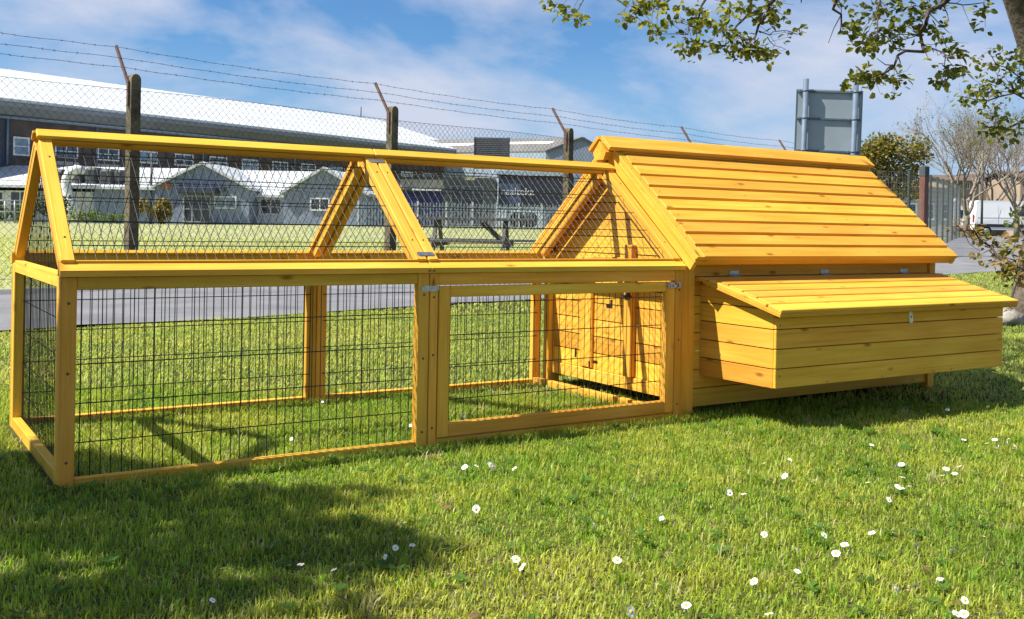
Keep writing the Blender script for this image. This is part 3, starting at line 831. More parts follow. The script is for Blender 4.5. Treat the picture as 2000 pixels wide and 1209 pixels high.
# ------------------------------------------------------------------ daisies
PETAL = mat('daisy_petal', (0.80, 0.80, 0.78), 0.6)
DISC = mat('daisy_disc', (0.75, 0.48, 0.03), 0.7)
STEM = mat('daisy_stem', (0.10, 0.17, 0.03), 0.6)
def daisy_meshes():
    b = MB()
    for k in range(15):
        a = 2 * math.pi * k / 15 + random.uniform(-.05, .05); r0, r1 = 0.003, 0.0112 * random.uniform(.9, 1.08)
        d = Vector((math.cos(a), math.sin(a), 0)); p = Vector((-d.y, d.x, 0))
        zt = random.uniform(-.0005, .0022)
        b.add([d * r0 - p * .0007, d * r0 + p * .0007, d * r1 * .8 + p * .0021 + Vector((0, 0, zt)), d * r1 + Vector((0, 0, zt)), d * r1 * .8 - p * .0021 + Vector((0, 0, zt))], [(0, 4, 3, 2, 1)])
    ob1 = b.build('petals', PETAL)
    b = MB(); b.tube([(0, 0, -.0005), (0, 0, .0014), (0, 0, .0026)], [.0042, .0038, .0014], 8)
    ob2 = b.build('disc', DISC)
    b = MB(); b.tube([(0.004, 0, -0.06), (0.001, 0, -0.03), (0, 0, 0)], [.0011, .001, .0008], 4)
    ob3 = b.build('stem', STEM)
    ms = [o.data for o in (ob1, ob2, ob3)]
    for o in (ob1, ob2, ob3): bpy.data.objects.remove(o)
    return ms
DM = daisy_meshes()
d3 = [(10,270),(870,172),(985,250),(1085,235),(1065,300),(835,355),(850,365),(905,370),(1390,325),(1475,328),(1505,340),(1525,305),(1565,335),(1520,348),(1552,340),(1472,392),(1680,298),(1730,290),(1748,262),(1695,272),(1785,212),(1500,262),(1520,255),(1405,178),(1885,158),(1900,185),(1920,175),(1940,155),(1965,185),(1935,170),(1855,172),(1895,192),(1955,192),(1765,158),(585,465),(320,488),(985,528),(1112,588),(1218,530),(1265,602),(1300,568),(1405,522),(1490,522),(1568,512),(1580,572),(1845,538),(1722,590),(1115,672),(945,712),(680,805),(1005,838),(1497,738),(1577,728),(1672,703),(1768,785),(1735,838),(1765,838),(1905,838),(410,628),(15,625),(40,655),(465,830)]
d2 = [(290,220),(1815,105),(1860,100),(1915,95),(1925,103),(1860,268),(1525,365),(1505,455),(1545,420),(1610,410),(1305,505),(1175,485),(790,625),(830,625),(600,580),(180,505)]
dl = [(1000 + x / 2, 780 + y / 2) for x, y in d3] + [(x / 2, 860 + y / 2) for x, y in d2] + [(570, 857), (630, 785), (680, 846), (802, 831), (792, 839), (745, 832), (905, 812), (935, 810), (880, 700), (345, 668), (430, 690), (690, 660), (1850, 800), (1822, 782), (1930, 795), (1965, 790)]
DX = MATS
def daisy_zone(x, y):
    if x > 1920 and 845 < y < 885: return 'white daisy in the dense clump at the far right', 'daisies in the right hand clump'
    if 1735 < x < 1790 and 925 < y < 960: return 'white daisy in the small clump in front of the nest box', 'daisies in the clump in front of the nest box'
    if x < 860 and y > 950: return 'white daisy in the tree shadow in front of the run', 'daisies in the tree shadow'
    if y < 760 and x < 1000: return 'tiny white daisy in the lawn behind the run', 'daisies behind the run'
    if y < 870 and x < 1000: return 'small white daisy inside the wire run', 'daisies inside the run'
    if 1815 < x and y < 810: return 'small white daisy in the shade beside the nest box', 'daisies in the shade by the nest box'
    if y > 1150: return 'white daisy along the bottom edge of the sunny lawn', 'daisies along the bottom edge'
    if x < 1200: return 'white daisy in the sunny grass in front of the run door', 'daisies in front of the run door'
    if y > 1080: return 'white daisy in the lower part of the sunny lawn at right', 'daisies low on the lawn'
    if y > 1000: return 'white daisy in the middle of the sunny lawn at right', 'daisies in the middle of the lawn'
    if y < 920: return 'white daisy just in front of the hen house shadow', 'daisies by the hen house shadow'
    return 'white daisy in the row a step out from the nest box', 'daisies a step out from the nest box'
ORD = 'first second third fourth fifth sixth seventh eighth ninth tenth eleventh twelfth thirteenth fourteenth fifteenth sixteenth seventeenth eighteenth'.split()
dl = [q for q in dl if q not in ((145.0, 970.0), (90.0, 1112.5), (300.0, 1150.0))]
zones = {}
for q in dl: zones.setdefault(daisy_zone(*q), []).append(q)
daisy_lab = {}
for (lab, grp), qs in zones.items():
    for k, q in enumerate(sorted(qs)):
        daisy_lab[q] = (lab + ', ' + (ORD[k] + ' from the left' if k else 'leftmost of its group'), grp)
for i, (x, y) in enumerate(dl):
    hgt = random.uniform(0.025, 0.038)
    p = pz(x, y, hgt)
    big = {7: 1.0}.get(i, 1.0)
    lab, grp = daisy_lab[(x, y)]
    t = thing('daisy', lab, 'daisy', (p.x, p.y, p.z), grp)
    s = random.uniform(0.68, 0.95) * (0.75 if x < 900 else 1.0)
    tilt = (random.gauss(0, .45), random.gauss(0, .45), random.uniform(0, 6))
    for nm, mm in zip(('petals', 'disc', 'stem'), DM):
        c = bpy.data.objects.new(nm, mm); col.objects.link(c); c.parent = t; c.scale = (s, s, s)
        c.rotation_euler = tilt if nm != 'stem' else (0, 0, tilt[2])

# ------------------------------------------------------------------ chain link fence with barbed wire
CONC = mat('mossy_concrete', (0.17, 0.14, 0.085), 0.95, c2=(0.06, 0.05, 0.025), vscale=7, bump=0.8, bscale=60)
RUST = mat('rusty_steel', (0.16, 0.085, 0.055), 0.8, c2=(0.09, 0.06, 0.05), vscale=30)
GALV = mat('weathered_wire', (0.065, 0.065, 0.07), 0.6, 0.4, var=0.3, vscale=3)
BARB = mat('barbed_wire', (0.055, 0.05, 0.05), 0.6, 0.4)
FDIR = Vector((1, 0.2414, 0)).normalized(); FN = Vector((-FDIR.y, FDIR.x, 0))    # FN points away from the road
fP0 = Vector((2.09, 8.664, 0)); FSP = 3.63
def fpos(s, back=0.0):
    p = fP0 + FDIR * s + FN * back
    p.z = float(terr(p.x, p.y)); return p
fence = thing('chain_link_fence', 'chain link fence on concrete posts topped with three strands of barbed wire', 'fence', fpos(0))
ARM = Vector((FN.x * 0.30, FN.y * 0.30, 0.35))
post_s = [FSP * k for k in range(-2, 6)]
for k, s_ in enumerate(post_s):
    p = fpos(s_)
    b = MB()
    lean = Vector((random.uniform(-.012, .012), 0, 0))
    prof = [(-0.055, -0.3), (0.055, -0.3), (0.055, 2.235)] + [(0.055 * math.cos(a), 2.235 + 0.065 * math.sin(a)) for a in np.linspace(0.35, 2.79, 6)] + [(-0.055, 2.235)]
    b.prism(prof, p - FN * 0.055, FDIR + lean * 0, (0, 0, 1), -FDIR.cross(Vector((0, 0, 1))), 0.115)
    po = b.build('post', CONC, fence)
    b = MB(); a0 = p + Vector((0, 0, 1.95)) - FDIR * 0.066
    b.bar(a0, p + Vector((0, 0, 2.22)) - FDIR * 0.066, 0.02, 0.035, FN)
    b.bar(p + Vector((0, 0, 2.20)) - FDIR * 0.066, p + Vector((0, 0, 2.28)) + ARM - FDIR * 0.066, 0.022, 0.035, FN)
    b.build('barb_arm', RUST, po)
s_a, s_b = post_s[0], post_s[-1]
b = MB(); HW = 0.0435; top = 2.13
nw_ = int((s_b - s_a) / HW)
for j in range(nw_):
    s0 = s_a + j * HW; pts = []
    nz = int(top / HW)
    wob = 0.004
    for k in range(nz + 1):
        ss = s0 + (HW if (k + j) % 2 else 0.0)
        p = fP0 + FDIR * ss + FN * (-0.064 + (0.004 if k % 2 else -0.004))
        zt = float(terr(p.x, p.y)) if k == 0 else zt
        pts.append((p.x + random.uniform(-wob, wob), p.y, zt + 0.03 + k * HW + 0.012 * math.sin(ss * 1.3)))
    b.tube(pts, 0.0026, 3, False, True)
b.build('wire_mesh', GALV, fence, kind='stuff')
for hgt in (0.12, 1.1, 2.12):
    b = MB(); pts = []
    for s_ in np.arange(s_a, s_b, 0.4):
        p = fpos(s_); pts.append(p - FN * 0.064 + Vector((0, 0, hgt + 0.012 * math.sin(s_ * 1.3))))
    b.tube(pts, 0.0026, 4, False); b.build('line_wire', GALV, fence)
for q in (0.97, 0.60, 0.26):
    b = MB(); pts = []
    for s_ in np.arange(s_a - 0.0, s_b, 0.06):
        ph = (s_ % FSP) / FSP
        sag = 0.03 * 4 * ph * (1 - ph)
        p = fpos(s_) + ARM * q + Vector((0, 0, 2.28 - sag * (0.6 + 0.4 * q) + 0.003 * math.sin(s_ * 9 + q * 7))) - FDIR * 0.066
        pts.append(p)
    b.tube(pts, 0.0023, 4, False)
    for i in range(1, len(pts) - 1, 2):
        for e_ in range(2):
            d = Vector((random.uniform(-1, 1), random.uniform(-1, 1), random.uniform(-1, 1))).normalized() * 0.016
            b.tube([pts[i] - d, pts[i] + d], 0.0021, 3, False)
    b.build('barbed_wire', BARB, fence)

# ------------------------------------------------------------------ picnic table on the field
OLDWOOD = mat('weathered_timber', (0.16, 0.145, 0.135), 0.9, c2=(0.07, 0.06, 0.055), vscale=12, stretch=(1, 8, 8))
tl = ll(930, 424, 16.6)
tM = CAMF @ Matrix.Translation((tl[0], 16.6, 0)) @ Matrix.Rotation(math.radians(-4), 4, 'Z')
pt = thing('picnic_table', 'dark weathered timber picnic table on the field behind the chain link fence', 'picnic table', tM.translation)
TL_ = 0.96
for k in range(4):
    b = MB(tM); b.box(-TL_, TL_, -0.34 + k * 0.175, -0.34 + k * 0.175 + 0.165, 0.80, 0.842, 0.004); b.build('table_plank', OLDWOOD, pt)
for sgn in (-1, 1):
    for k in range(2):
        b = MB(tM); y0 = sgn * 0.75 + (k - 1) * 0.145; b.box(-TL_ if sgn > 0 else -TL_ + 0.05, TL_ if sgn > 0 else 0.52, y0, y0 + 0.135, 0.455, 0.495, 0.004); b.build('seat_plank', OLDWOOD, pt)
for xx in (-0.62, 0.48):
    for sgn in (-1, 1):
        b = MB(tM); b.bar((xx, sgn * 0.78, -0.02), (xx, sgn * 0.16, 0.80), 0.05, 0.10, (0, 1, 0)); b.build('leg', OLDWOOD, pt)
    b = MB(tM); b.bar((xx + 0.052, -0.85, 0.43), (xx + 0.052, 0.85, 0.43), 0.05, 0.09); b.build('cross_beam', OLDWOOD, pt)
b = MB(tM); b.bar((0.10, 0, 0.77), (0.46, 0, 0.45), 0.05, 0.08); b.build('brace', OLDWOOD, pt)

# ------------------------------------------------------------------ road sign (seen from behind)
SIGNM = mat('sign_grey', (0.32, 0.375, 0.41), 0.55, 0.1, var=0.08, vscale=3)
SIGNP = mat('galvanised_post', (0.10, 0.14, 0.19), 0.6, 0.1, var=0.15, vscale=8)
SD = 14.0
sg0 = ll(1612, 300, SD)
sM = CAMF @ Matrix.Translation((sg0[0], SD, 0)) @ Matrix.Rotation(math.radians(-3), 4, 'Z') @ Matrix.Rotation(math.radians(1.2), 4, 'Y')
sign = thing('road_sign', 'back of a grey road sign on two galvanised posts behind the hen house', 'road sign', sM.translation)
zt_ = 2.66; hgtp = 0.93
b = MB(sM); b.box(-0.45, 0.45, 0.064, 0.068, zt_ - hgtp, zt_, 0); 
b.box(-0.45, -0.445, 0.055, 0.0638, zt_ - hgtp, zt_); b.box(0.445, 0.45, 0.055, 0.0638, zt_ - hgtp, zt_)
b.build('panel', SIGNM, sign)
for xx in (-0.335, 0.335):
    b = MB(sM); b.tube([(xx, 0, -0.3), (xx, 0, zt_ + 0.13)], 0.038, 12); b.build('post', SIGNP, sign)
for k, zz in enumerate((zt_ - 0.03, zt_ - 0.40, zt_ - 0.84)):
    b = MB(sM); b.box(-0.43, 0.43, 0.040, 0.0635, zz - 0.013, zz + 0.013, 0.002); r_ = b.build('rail', SIGNP, sign)
    for xx in (-0.335, 0.335):
        b = MB(sM); b.tube([(xx, 0, zz - 0.014), (xx, 0, zz + 0.014)], 0.0415, 12); b.box(xx - 0.075, xx - 0.042, 0.01, 0.0395, zz - 0.012, zz + 0.012); b.build('clamp', SIGNP, r_)

# ------------------------------------------------------------------ buildings beyond the field
WHITE = mat('white_paint', (0.72, 0.73, 0.74), 0.6, var=0.06, vscale=0.6)
ROOFW = mat('white_metal_roof', (0.53, 0.56, 0.57), 0.5, var=0.08, vscale=0.35)
GREYR = mat('grey_blue_render', (0.22, 0.26, 0.355), 0.85, var=0.12, vscale=0.8)
GREYL = mat('light_grey_render', (0.36, 0.37, 0.39), 0.85, var=0.1, vscale=1)
BRICK = mat('dark_brown_brick', (0.115, 0.085, 0.075), 0.9, c2=(0.06, 0.05, 0.048), vscale=1.4)
NAVY = mat('navy_cladding', (0.035, 0.045, 0.075), 0.6, var=0.2, vscale=1)
SOFF = mat('grey_soffit', (0.19, 0.205, 0.225), 0.7, var=0.1, vscale=0.7)
BLUEG = mat('blue_gutter', (0.16, 0.22, 0.30), 0.5)
GLASS = mat('dark_glass', (0.03, 0.045, 0.06), 0.08, 0.0, 0.8, var=0.5, vscale=1.2)
BLUEGL = mat('pale_blue_glass', (0.16, 0.24, 0.32), 0.15, 0, 0.8, var=0.3, vscale=2)
DKGREY = mat('dark_grey_metal', (0.055, 0.06, 0.065), 0.6, var=0.3, vscale=3)
BLUEDOOR = mat('blue_shutter', (0.015, 0.025, 0.14), 0.5, var=0.2, vscale=2)
BEIGE = mat('beige_render', (0.42, 0.38, 0.32), 0.85, var=0.1, vscale=1)
LTBLUE = mat('pale_blue_cladding', (0.34, 0.42, 0.50), 0.6, var=0.1, vscale=1)
GREYROOF = mat('grey_sheet_roof', (0.20, 0.195, 0.19), 0.85, c2=(0.14, 0.135, 0.13), vscale=0.7)
TILE = mat('brown_tile', (0.12, 0.085, 0.065), 0.9, var=0.2, vscale=3)
YBRICK = mat('yellow_brick', (0.42, 0.33, 0.20), 0.9, var=0.12, vscale=2)

def window(parent, Mx, x0, x1, z0, z1, y, nv=2, nh=2, fr=0.06, glass=None, dep=0.05, frm=None):
    """framed window in the plane y of frame Mx, facing -y: part with panes as sub-parts"""
    frm = frm or WHITE
    b = MB(Mx)
    b.box(x0, x1, y - dep, y + 0.02, z0, z0 + fr); b.box(x0, x1, y - dep, y + 0.02, z1 - fr, z1)
    b.box(x0, x0 + fr, y - dep, y + 0.02, z0 + fr, z1 - fr); b.box(x1 - fr, x1, y - dep, y + 0.02, z0 + fr, z1 - fr)
    for i in range(1, nv):
        xm = x0 + (x1 - x0) * i / nv; b.box(xm - fr * .35, xm + fr * .35, y - dep * .8, y + 0.02, z0 + fr, z1 - fr)
    for i in range(1, nh):
        zm = z0 + (z1 - z0) * i / nh; b.box(x0 + fr, x1 - fr, y - dep * .6, y + 0.02, zm - fr * .3, zm + fr * .3)
    o = b.build('window', frm, parent)
    for i in range(nv):
        for j in range(nh):
            xa, xb = x0 + (x1 - x0) * i / nv, x0 + (x1 - x0) * (i + 1) / nv
            za, zb = z0 + (z1 - z0) * j / nh, z0 + (z1 - z0) * (j + 1) / nh
            c = MB(Mx); c.box(xa + fr * .3, xb - fr * .3, y - dep * .35, y + 0.01, za + fr * .3, zb - fr * .3); c.build('pane', glass or GLASS, o)
    return o

# the long warehouse
ub = math.radians(68.3); uu = Vector((math.sin(ub), math.cos(ub), 0)); vv = Vector((-uu.y, uu.x, 0))
WP0 = px(0, 190, 56.0)
WM = Matrix(((uu.x, vv.x, 0, WP0.x), (uu.y, vv.y, 0, WP0.y), (0, 0, 1, 0), (0, 0, 0, 1)))
WE, ez_, wv_, hh_ = 42.1, WP0.z, 11.25, 3.2
S0 = -14.0
big = thing('warehouse', 'long brown brick warehouse with a white pitched metal roof behind the fence', 'warehouse', WM @ Vector((14, 0.8, 0.5)))
b = MB(WM)
b.box(S0, WE - 1.0, 0.9, 2 * wv_ - 0.9, 0.3, ez_ - 0.35); b.build('wall', BRICK, big)
b = MB(WM)
b.box(S0 - 0.2, 1.1, 0.82, 0.9 - 0.004, 0.3, ez_ - 0.55); b.build('wall_panel', NAVY, big)
b = MB(WM)   # roof with thickness
th = 0.18
pr = [(0, ez_ - th), (0, ez_), (wv_, ez_ + hh_), (2 * wv_, ez_), (2 * wv_, ez_ - th), (wv_, ez_ + hh_ - th)]
b.add([(S0 - .5, a, c) for a, c in pr] + [(WE, a, c) for a, c in pr], [(0, 6, 7, 1), (1, 7, 8, 2), (2, 8, 9, 3), (3, 9, 10, 4), (4, 10, 11, 5), (5, 11, 6, 0), (6, 11, 8, 7), (11, 10, 9, 8), (0, 1, 2, 5), (5, 2, 3, 4)])
rf = b.build('roof', ROOFW, big)
for k in range(29):
    s_ = S0 + 1 + k * 1.95
    b = MB(WM); b.bar((s_, 0.02, ez_ + 0.012), (s_, wv_ - 0.05, ez_ + hh_ + 0.008), 0.05, 0.03); b.build('seam', ROOFW, rf)
b = MB(WM)
b.add([(S0, 0.05, ez_ - 0.2), (WE - .3, 0.05, ez_ - 0.2), (WE - .3, 0.88, ez_ - 0.75), (S0, 0.88, ez_ - 0.75), (S0, 0.05, ez_ - 0.32), (WE - .3, 0.05, ez_ - 0.32), (WE - .3, 0.88, ez_ - 0.9), (S0, 0.88, ez_ - 0.9)],
      [(0, 3, 2, 1), (4, 5, 6, 7), (0, 1, 5, 4)])
b.build('soffit', SOFF, big)
b = MB(WM); b.box(S0, WE - .3, -0.12, 0.03, ez_ - 0.45, ez_ - 0.21); b.build('fascia', SOFF, big)
b = MB(WM); b.tube([(S0, 0.70, ez_ - 0.98), (WE - 1, 0.70, ez_ - 0.98)], 0.085, 6); b.build('gutter', BLUEG, big)
for s_ in (0.85, 6.3, 14.0, 22.0, 30.0):
    b = MB(WM); b.tube([(s_, 0.74, ez_ - 1.0), (s_, 0.74, 3.6)], 0.06, 6); b.build('downpipe', BLUEG, big)
b = MB(WM); s_ = -14
for k, s_ in enumerate(np.arange(1.0, 38, 2.72)):
    if k == 0: window(big, WM, 1.25, 2.2, 4.15, 5.2, 0.9, 1, 2, 0.09, BLUEGL); continue
    window(big, WM, s_ + 0.0, s_ + 1.45, 4.2, 4.97, 0.9, 2, 2, 0.08, BLUEGL if k % 3 == 0 else GLASS)
    b = MB(WM); b.box(s_ - .05, s_ + 1.5, 0.82, 0.897, 3.75, 3.98); b.build('lintel_band', BEIGE if k < 3 else GREYL, big)
b = MB(WM); b.tube([(WE - 2.5, wv_, ez_ + hh_ - 0.2), (WE - 2.5, wv_, ez_ + hh_ + 1.0)], 0.05, 6); b.build('mast', DKGREY, big)

# low white roofed block with two gables
LD = 52.0
def L2(x, y, D=LD):
    a = ll(x, y, D); return a[0], a[2]
low = thing('low_block', 'low grey rendered block with white roofs and two gables facing the field', 'building', CAMF @ Vector((L2(380, 437)[0], LD + 3, 0.45)))
zb = 0.30
def wallbox(name, xa, xb, ytop, m, d0, d1, D=LD):
    a, z = L2(xa, ytop, D); c, _ = L2(xb, ytop, D)
    b = MB(CAMF); b.box(a, c, d0, d1, zb, z); return b.build(name, m, low)
def gable(xl, xr, xa, ye, ya, d0, d1, wall, roofm, over=0.25):
    a, ze = L2(xl, ye, d0); c, _ = L2(xr, ye, d0); ap, za = L2(xa, ya, d0)
    b = MB(CAMF); pl = [(a, zb), (c, zb), (c, ze), (ap, za - 0.02), (a, ze)]
    b.prism(pl, (0, d0, 0), (1, 0, 0), (0, 0, 1), (0, 1, 0), d1 - d0); b.build('gable_wall', wall, low)
    sl = (za - ze) / max(0.1, ap - a)
    for sgn, e in ((-1, a), (1, c)):
        b = MB(CAMF)
        e2 = e + sgn * over; z2 = ze - abs(over) * sl
        pl = [(e2, z2), (ap, za), (ap, za + 0.14), (e2, z2 + 0.14)]
        b.prism(pl, (0, d0 - 0.25, 0), (1, 0, 0), (0, 0, 1), (0, 1, 0), d1 - d0 + 0.25); b.build('roof', roofm, low)
    return a, c, ap, ze, za
# cross roof running behind the gables
a0, zr = L2(-260, 322, LD + 6); c0, _ = L2(700, 331, LD + 6)
ae, zeV = L2(-260, 362, LD + 1); ce, zeV2 = L2(552, 377, LD + 1)
def cross(x0p, x1p, yr, ye, name='roof'):
    xa, zr_ = L2(x0p, yr, LD + 5.5); xb, _ = L2(x1p, yr, LD + 5.5)
    xa, ze_ = L2(x0p, ye, LD + 0.8)
    b = MB(CAMF); t_ = 0.14
    pr = [(LD + 0.6, ze_), (LD + 5.5, zr_), (LD + 10.5, ze_), (LD + 10.5, ze_ - t_), (LD + 5.5, zr_ - t_), (LD + 0.6, ze_ - t_)]
    b.prism(pr, (xa, 0, 0), (0, 1, 0), (0, 0, 1), (1, 0, 0), xb - xa); return b.build(name, ROOFW, low)
cross(-250, 392, 318, 356); cross(392, 720, 331, 378)
wallbox('wall', 168, 310, 357, GREYR, LD + 1.0, LD + 10)
wallbox('wall_band', 168, 305, 357, GREYL, LD + 0.93, LD + 0.996) if False else None
a_, z_ = L2(166, 361); c_, z2_ = L2(304, 369)
b = MB(CAMF); b.box(a_, c_, LD + 0.9, LD + 0.996, z2_ , z_); b.build('wall_band', GREYL, low)
wallbox('wall', -250, 166, 366, WHITE, LD + 1.2, LD + 10)
wallbox('wall', 470, 560, 384, WHITE, LD + 1.2, LD + 10)
gable(303, 487, 397, 366, 321, LD - 0.6, LD + 6, GREYR, ROOFW, 0.15)
gable(554, 716, 633, 377, 331, LD - 0.4, LD + 6, GREYR, ROOFW, 0.15)
# left fall of gable roofs is white already; entrance, awning and windows
def rect(x0, x1, y0, y1, D): 
    a, z1 = L2(x0, y0, D); c, z0 = L2(x1, y1, D); return a, c, z0, z1
a, c, z0, z1 = rect(356, 430, 366, 379, LD - 0.6)
b = MB(CAMF); b.box(a, c, LD - 1.5, LD - 0.605, z0, z1, 0.02); b.build('awning', NAVY, low)
a, c, z0, z1 = rect(358, 412, 381, 436, LD - 0.6)
window(low, CAMF, a, c, z0, z1, LD - 0.62, 3, 2, 0.08, GLASS, frm=GREYL)
a, c, z0, z1 = rect(419, 462, 383, 408, LD - 0.6)
window(low, CAMF, a, c, z0, z1, LD - 0.62, 2, 1, 0.06, BLUEGL)
a, c, z0, z1 = rect(507, 551, 386, 421, LD + 1.2)
window(low, CAMF, a, c, z0, z1, LD + 1.18, 2, 2, 0.10, GLASS)
a, c, z0, z1 = rect(606, 644, 386, 412, LD - 0.4)
window(low, CAMF, a, c, z0, z1, LD - 0.42, 2, 2, 0.07, GLASS)
a, c, z0, z1 = rect(312, 345, 388, 415, LD - 0.6)
for xx in (312, 540):
    pass
a, c, z0, z1 = rect(20, 60, 372, 425, LD + 1.2); window(low, CAMF, a, c, z0, z1, LD + 1.17, 2, 2, 0.08, GLASS)
a, c, z0, z1 = rect(-40, 8, 372, 430, LD + 1.2); window(low, CAMF, a, c, z0, z1, LD + 1.17, 1, 2, 0.08, GLASS)
for xx, yy in ((350, 364), (437, 369)):
    a, z = L2(xx, yy, LD - 0.6); b = MB(CAMF); b.box(a - .12, a + .12, LD - 1.0, LD - 0.605, z - .12, z + .06, 0.01); b.build('flood_lamp', DKGREY, low)
a, z = L2(326, 362, LD - 0.6); b = MB(CAMF); b.tube([(a, LD - 0.70, z), (a, LD - 0.605, z)], 0.2, 10); b.build('alarm_bell', mat('orange_plastic', (0.5, 0.2, 0.05), 0.5), low)
a, z = L2(296, 372, LD + 0.8); b = MB(CAMF); b.tube([(a, LD + 0.75, zb), (a, LD + 0.75, z + 1.9)], 0.06, 6); b.build('flue', DKGREY, low)
# dark boxes put in for the dark shapes on the roof; white duct
for x0, x1, y0, y1 in ((112, 132, 331, 352), (150, 166, 331, 352), (172, 196, 327, 350), (200, 228, 330, 349), (228, 246, 332, 346)):
    a, c, z0, z1 = rect(x0, x1, y0, y1, LD + 1.6)
    b = MB(CAMF); b.box(a, c, LD + 1.1, LD + 2.6, z0 - 0.4, z1, 0.14); b.build('dark_roof_box', DKGREY, low)
b = MB(CAMF); pts = []
for x, y in ((166, 333), (152, 331), (140, 337), (133, 350), (131, 366), (136, 382), (143, 400), (146, 430)):
    a, z = L2(x, y, LD + 0.6); pts.append((a, LD + 0.45, z))
b.tube(pts, [0.22, 0.24, 0.26, 0.26, 0.26, 0.28, 0.33, 0.36], 10); b.build('duct', WHITE, low)

# plants at the foot of the low block
def foliage(mb, cols, pts, rad, tint, size=0.05, jitter=0.25):
    """many small bent leaves spread over the given blobs"""
    for (c, r, n) in pts:
        c = Vector(c)
        for _ in range(n):
            d = Vector((random.gauss(0, 1), random.gauss(0, 1), random.gauss(0, 1))).normalized() * (random.random() ** 0.42)
            p = c + Vector((d.x * r[0], d.y * r[1], d.z * r[2]))
            leaf(mb, cols, p, d, size * random.uniform(.6, 1.35), tint)
def leaf(mb, cols, p, d, s, tint):
    a = Vector((random.gauss(0, 1) + d.x * .6, random.gauss(0, 1) + d.y * .6, random.gauss(-.15, .8))).normalized()
    n = Vector((random.gauss(0, .7), random.gauss(0, .7), 1)).normalized()
    b = a.cross(n)
    if b.length < 1e-3: return
    b.normalize(); n = b.cross(a)
    w = s * .36
    mb.v += [tuple(p), tuple(p + a * s * .35 + b * w + n * s * .10), tuple(p + a * s * .75 + b * w * .75 + n * s * .06), tuple(p + a * s - n * s * .08), tuple(p + a * s * .75 - b * w * .75 + n * s * .06), tuple(p + a * s * .35 - b * w + n * s * .10)]
    o = len(mb.v) - 6
    mb.f += [(o, o + 1, o + 2, o + 3), (o, o + 3, o + 4, o + 5)]
    mb.sm += [False, False]; mb.g += [(0, 0, 0)] * 6
    t = random.choice(tint); k = random.uniform(.65, 1.3)
    cols += [(t[0] * k, t[1] * k, t[2] * k, 1)] * 6
def build_leaves(mb, cols, name, parent, m=None, **k):
    o = mb.build(name, m or LEAF, parent, **k)
    at = o.data.color_attributes.new('tint', 'FLOAT_COLOR', 'POINT')
    at.data.foreach_set('color', np.array(cols, dtype=np.float32).ravel())
    o['kind'] = 'stuff'
    return o
DGREEN = [(0.03, 0.055, 0.014), (0.045, 0.075, 0.02), (0.06, 0.09, 0.02)]
MGREEN = [(0.06, 0.12, 0.02), (0.09, 0.15, 0.03), (0.12, 0.16, 0.03)]
GOLD = [(0.30, 0.22, 0.03), (0.24, 0.20, 0.03), (0.16, 0.15, 0.03)]
OLIVE = [(0.25, 0.23, 0.06), (0.17, 0.17, 0.045), (0.30, 0.26, 0.08), (0.11, 0.11, 0.03)]
def bush(name, label, x, y, D, w, h, tint, n=260, size=0.11, group=None):
    p = px(x, y, D); p.z = float(terr(p.x, p.y))
    t = thing(name, label, 'bush', p, group)
    b = MB()
    for k in range(5):
        a = random.uniform(0, 6.28); b.tube([p, p + Vector((math.cos(a) * w * .3, math.sin(a) * w * .3, h * .6))], [.02, .006], 4, False)
    b.build('stems', TWIG, t)
    mb = MB(); cols = []
    blobs = [(p + Vector((random.uniform(-.5, .5) * w, random.uniform(-.3, .3) * w, h * random.uniform(.3, .75))), (w * .32, w * .3, h * .32), n // 5) for _ in range(5)]
    foliage(mb, cols, blobs, None, tint, size)
    build_leaves(mb, cols, 'foliage', t)
bush('golden_bush', 'golden yellow bush against the grey wall beside the fence post', 294, 437, 50, 1.2, 1.3, GOLD, 1100, 0.16)
bush('low_shrub', 'bright green low plants at the foot of the grey wall', 170, 438, 50, 1.3, 0.62, MGREEN, 260, 0.13)
bush('low_shrub', 'small green plants left of the first fence post by the grey wall', 228, 438, 50, 1.4, 0.55, MGREEN, 260, 0.13)
bush('dark_hedge', 'dark clipped hedge behind the grey railing at the left edge', 28, 435, 46, 1.8, 1.25, DGREEN, 700, 0.13)
bush('dark_hedge', 'dark evergreen bush beside the white duct', 112, 437, 47, 1.1, 1.35, DGREEN, 500, 0.13)
# grey tubular railing at the left
rl = thing('railing', 'grey tubular hand railing in front of the hedge at the left edge', 'railing', px(20, 432, 44))
RAILM = mat('grey_railing', (0.30, 0.32, 0.33), 0.5, 0.3)
for yy in (391, 413):
    b = MB(CAMF); a = ll(-60, yy, 44); c = ll(47, yy + 1, 44); b.tube([a, c], 0.035, 6); b.build('rail', RAILM, rl)
for xx in (-25, 10, 29, 46):
    b = MB(CAMF); a = ll(xx, 391, 44); c = ll(xx, 438, 44); b.tube([a, c], 0.04, 6); b.build('post', RAILM, rl)

